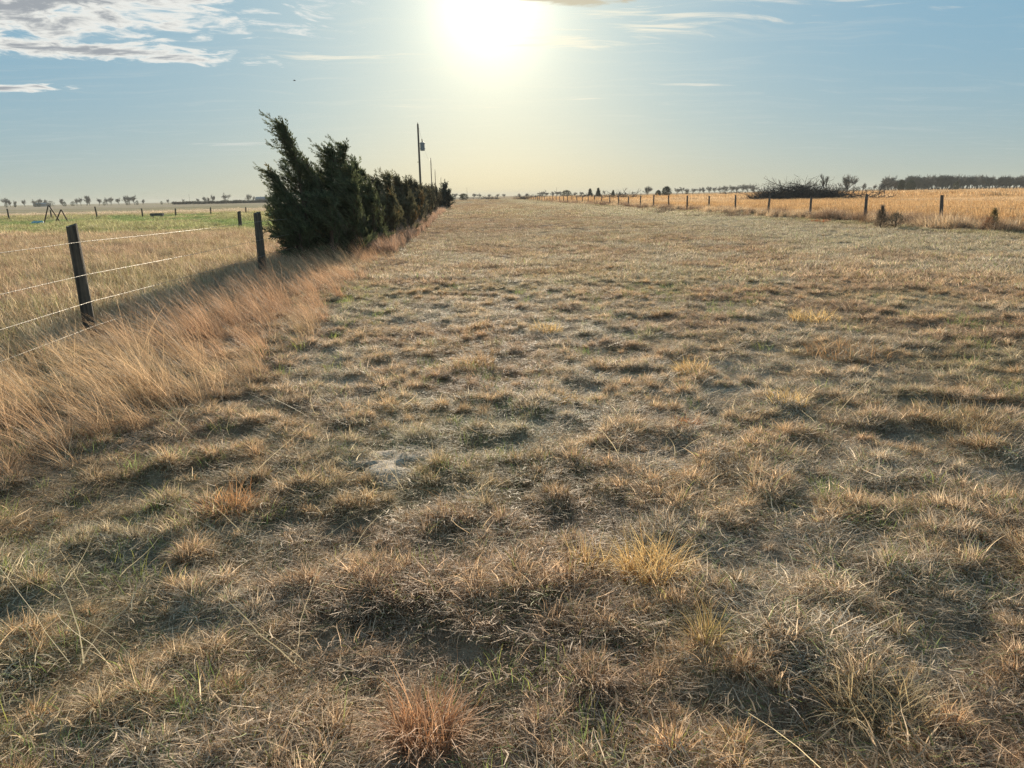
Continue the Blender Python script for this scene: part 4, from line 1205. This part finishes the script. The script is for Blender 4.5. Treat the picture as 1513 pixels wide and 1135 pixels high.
brush_heap(1179, 290, 97, 5.7, 2.4, 2.45, 2600, 74, 'large dark heap of cut branches behind the right fence', 3, n_up=54)
brush_heap(1236, 290, 97, 1.9, 1.2, .8, 120, 14, 'low tail of cut limbs at the right end of the large heap', 4, n_up=4)
brush_heap(1278, 290, 92, 1.7, 1.0, .55, 70, 16, 'small sprawling fallen crown right of the large brush heap', 5, n_up=9)
brush_heap(914, 293, 175, 4.8, 2.2, 1.7, 420, 14, 'dark low brush heap in the right field near the fence middle', 6, n_up=5)
brush_heap(864, 291, 230, 3.2, 2, 1.5, 260, 6, 'small low brush heap left of the pair of pointed cedars', 7)
brush_heap(783, 291, 250, 4.2, 2, 1.5, 300, 6, 'far low brush heap above the start of the right fence', 8)
brush_heap(1085, 284, 260, 4.6, 2, 1.6, 300, 6, 'far low brush heap on the rise left of the large heap', 9)
brush_heap(722, 290, 270, 3.6, 2, 1.0, 200, 4, 'far low brush heap where the strip meets the horizon', 10)

# small shrubs/weeds by the fence (dark clumps)
GW = 'leafless weeds at the right fence'
def weed_clump(px, py, h_, r_, label, seed, col=(.20, .15, .11)):
    X, Y = on_ground(px, py); rg = np.random.default_rng(seed)
    V, Q, C = blades(260, r_, (h_ * .5, h_), (0, .7), (0, .7), .010, 4, cols=WARM, rng=rg, outward=.6)
    tag(link('weed_clump', mesh_np('weed_clump', V, Q, None, M_weed, C * np.array(col)), loc=(X, Y, gz1(X, Y))), label, 'weeds', GW)


weed_clump(1085, 319, .55, .6, 'dark weed clump right of the fence post, fifth from the right', 1)
weed_clump(983, 313, .75, .8, 'dense dark weed clump at the fence farther left', 2, (.13, .10, .08))
weed_clump(972, 315, .45, .7, 'low weed clump touching the left of the dense dark one', 3)
weed_clump(1212, 328, .22, .5, 'low rust red weed patch right of the third post', 4, (.34, .13, .06))
weed_clump(1340, 333, .4, .6, 'low tan weeds right of the dark squat young cedar', 6, (.34, .24, .16))
weed_clump(1312, 334, .32, .5, 'low tan weeds in front of the brownish young cedar', 7, (.34, .25, .17))
weed_clump(1488, 342, .45, .6, 'brown weeds at the right edge beside the rusty green cedar', 8, (.26, .18, .12))
weed_clump(1283, 330, .5, .45, 'brown weeds between the second post and the brownish young cedar', 5, (.24, .15, .09))

# ------------------------------------------------------------------ bird
P_ = at_depth(435, 119.5, 60); bird = bpy.data.objects.new('bird', None); COL.objects.link(bird); bird.location = P_
tag(bird, 'tiny dark bird flying high left of the sun', 'bird')
MB().tube([(-.09, 0, 0), (-.05, 0, .01), (.02, 0, .012), (.07, 0, .005), (.10, 0, .012), (.125, 0, .01)], [.008, .022, .028, .016, .015, .003], 8).build('body', M_bird, bird, smooth=True)
for s_ in (-1, 1):
    mb = MB(); mb.v = [(.04, s_ * .02, .01), (-.03, s_ * .02, .01), (-.035, s_ * .10, .05), (.035, s_ * .10, .055), (-.06, s_ * .21, .03), (-.02, s_ * .20, .035)]
    mb.v += [(x_, y_, z_ + .006) for x_, y_, z_ in mb.v]
    mb.f = [(0, 1, 2, 3), (3, 2, 4, 5), (6, 9, 8, 7), (9, 11, 10, 8), (0, 3, 9, 6), (3, 5, 11, 9), (5, 4, 10, 11), (4, 2, 8, 10), (2, 1, 7, 8), (1, 0, 6, 7)]
    mb.build('wing', M_bird, bird)

# ------------------------------------------------------------------ hazy air
hz_m, t = new_mat('haze_air')
pv_ = t.n('ShaderNodeVolumePrincipled', {'Color': rgb(0.72, 0.72, 0.68), 'Density': 0.00026, 'Anisotropy': 0.0})
t.n('ShaderNodeOutputMaterial', {'Volume': pv_.outputs[0]})
HZ = MB().box((0, 0, 5.3), (6800, 6800, 14.6)).build('haze', hz_m)
tag(HZ, 'thin hazy air over the prairie', kind='stuff')
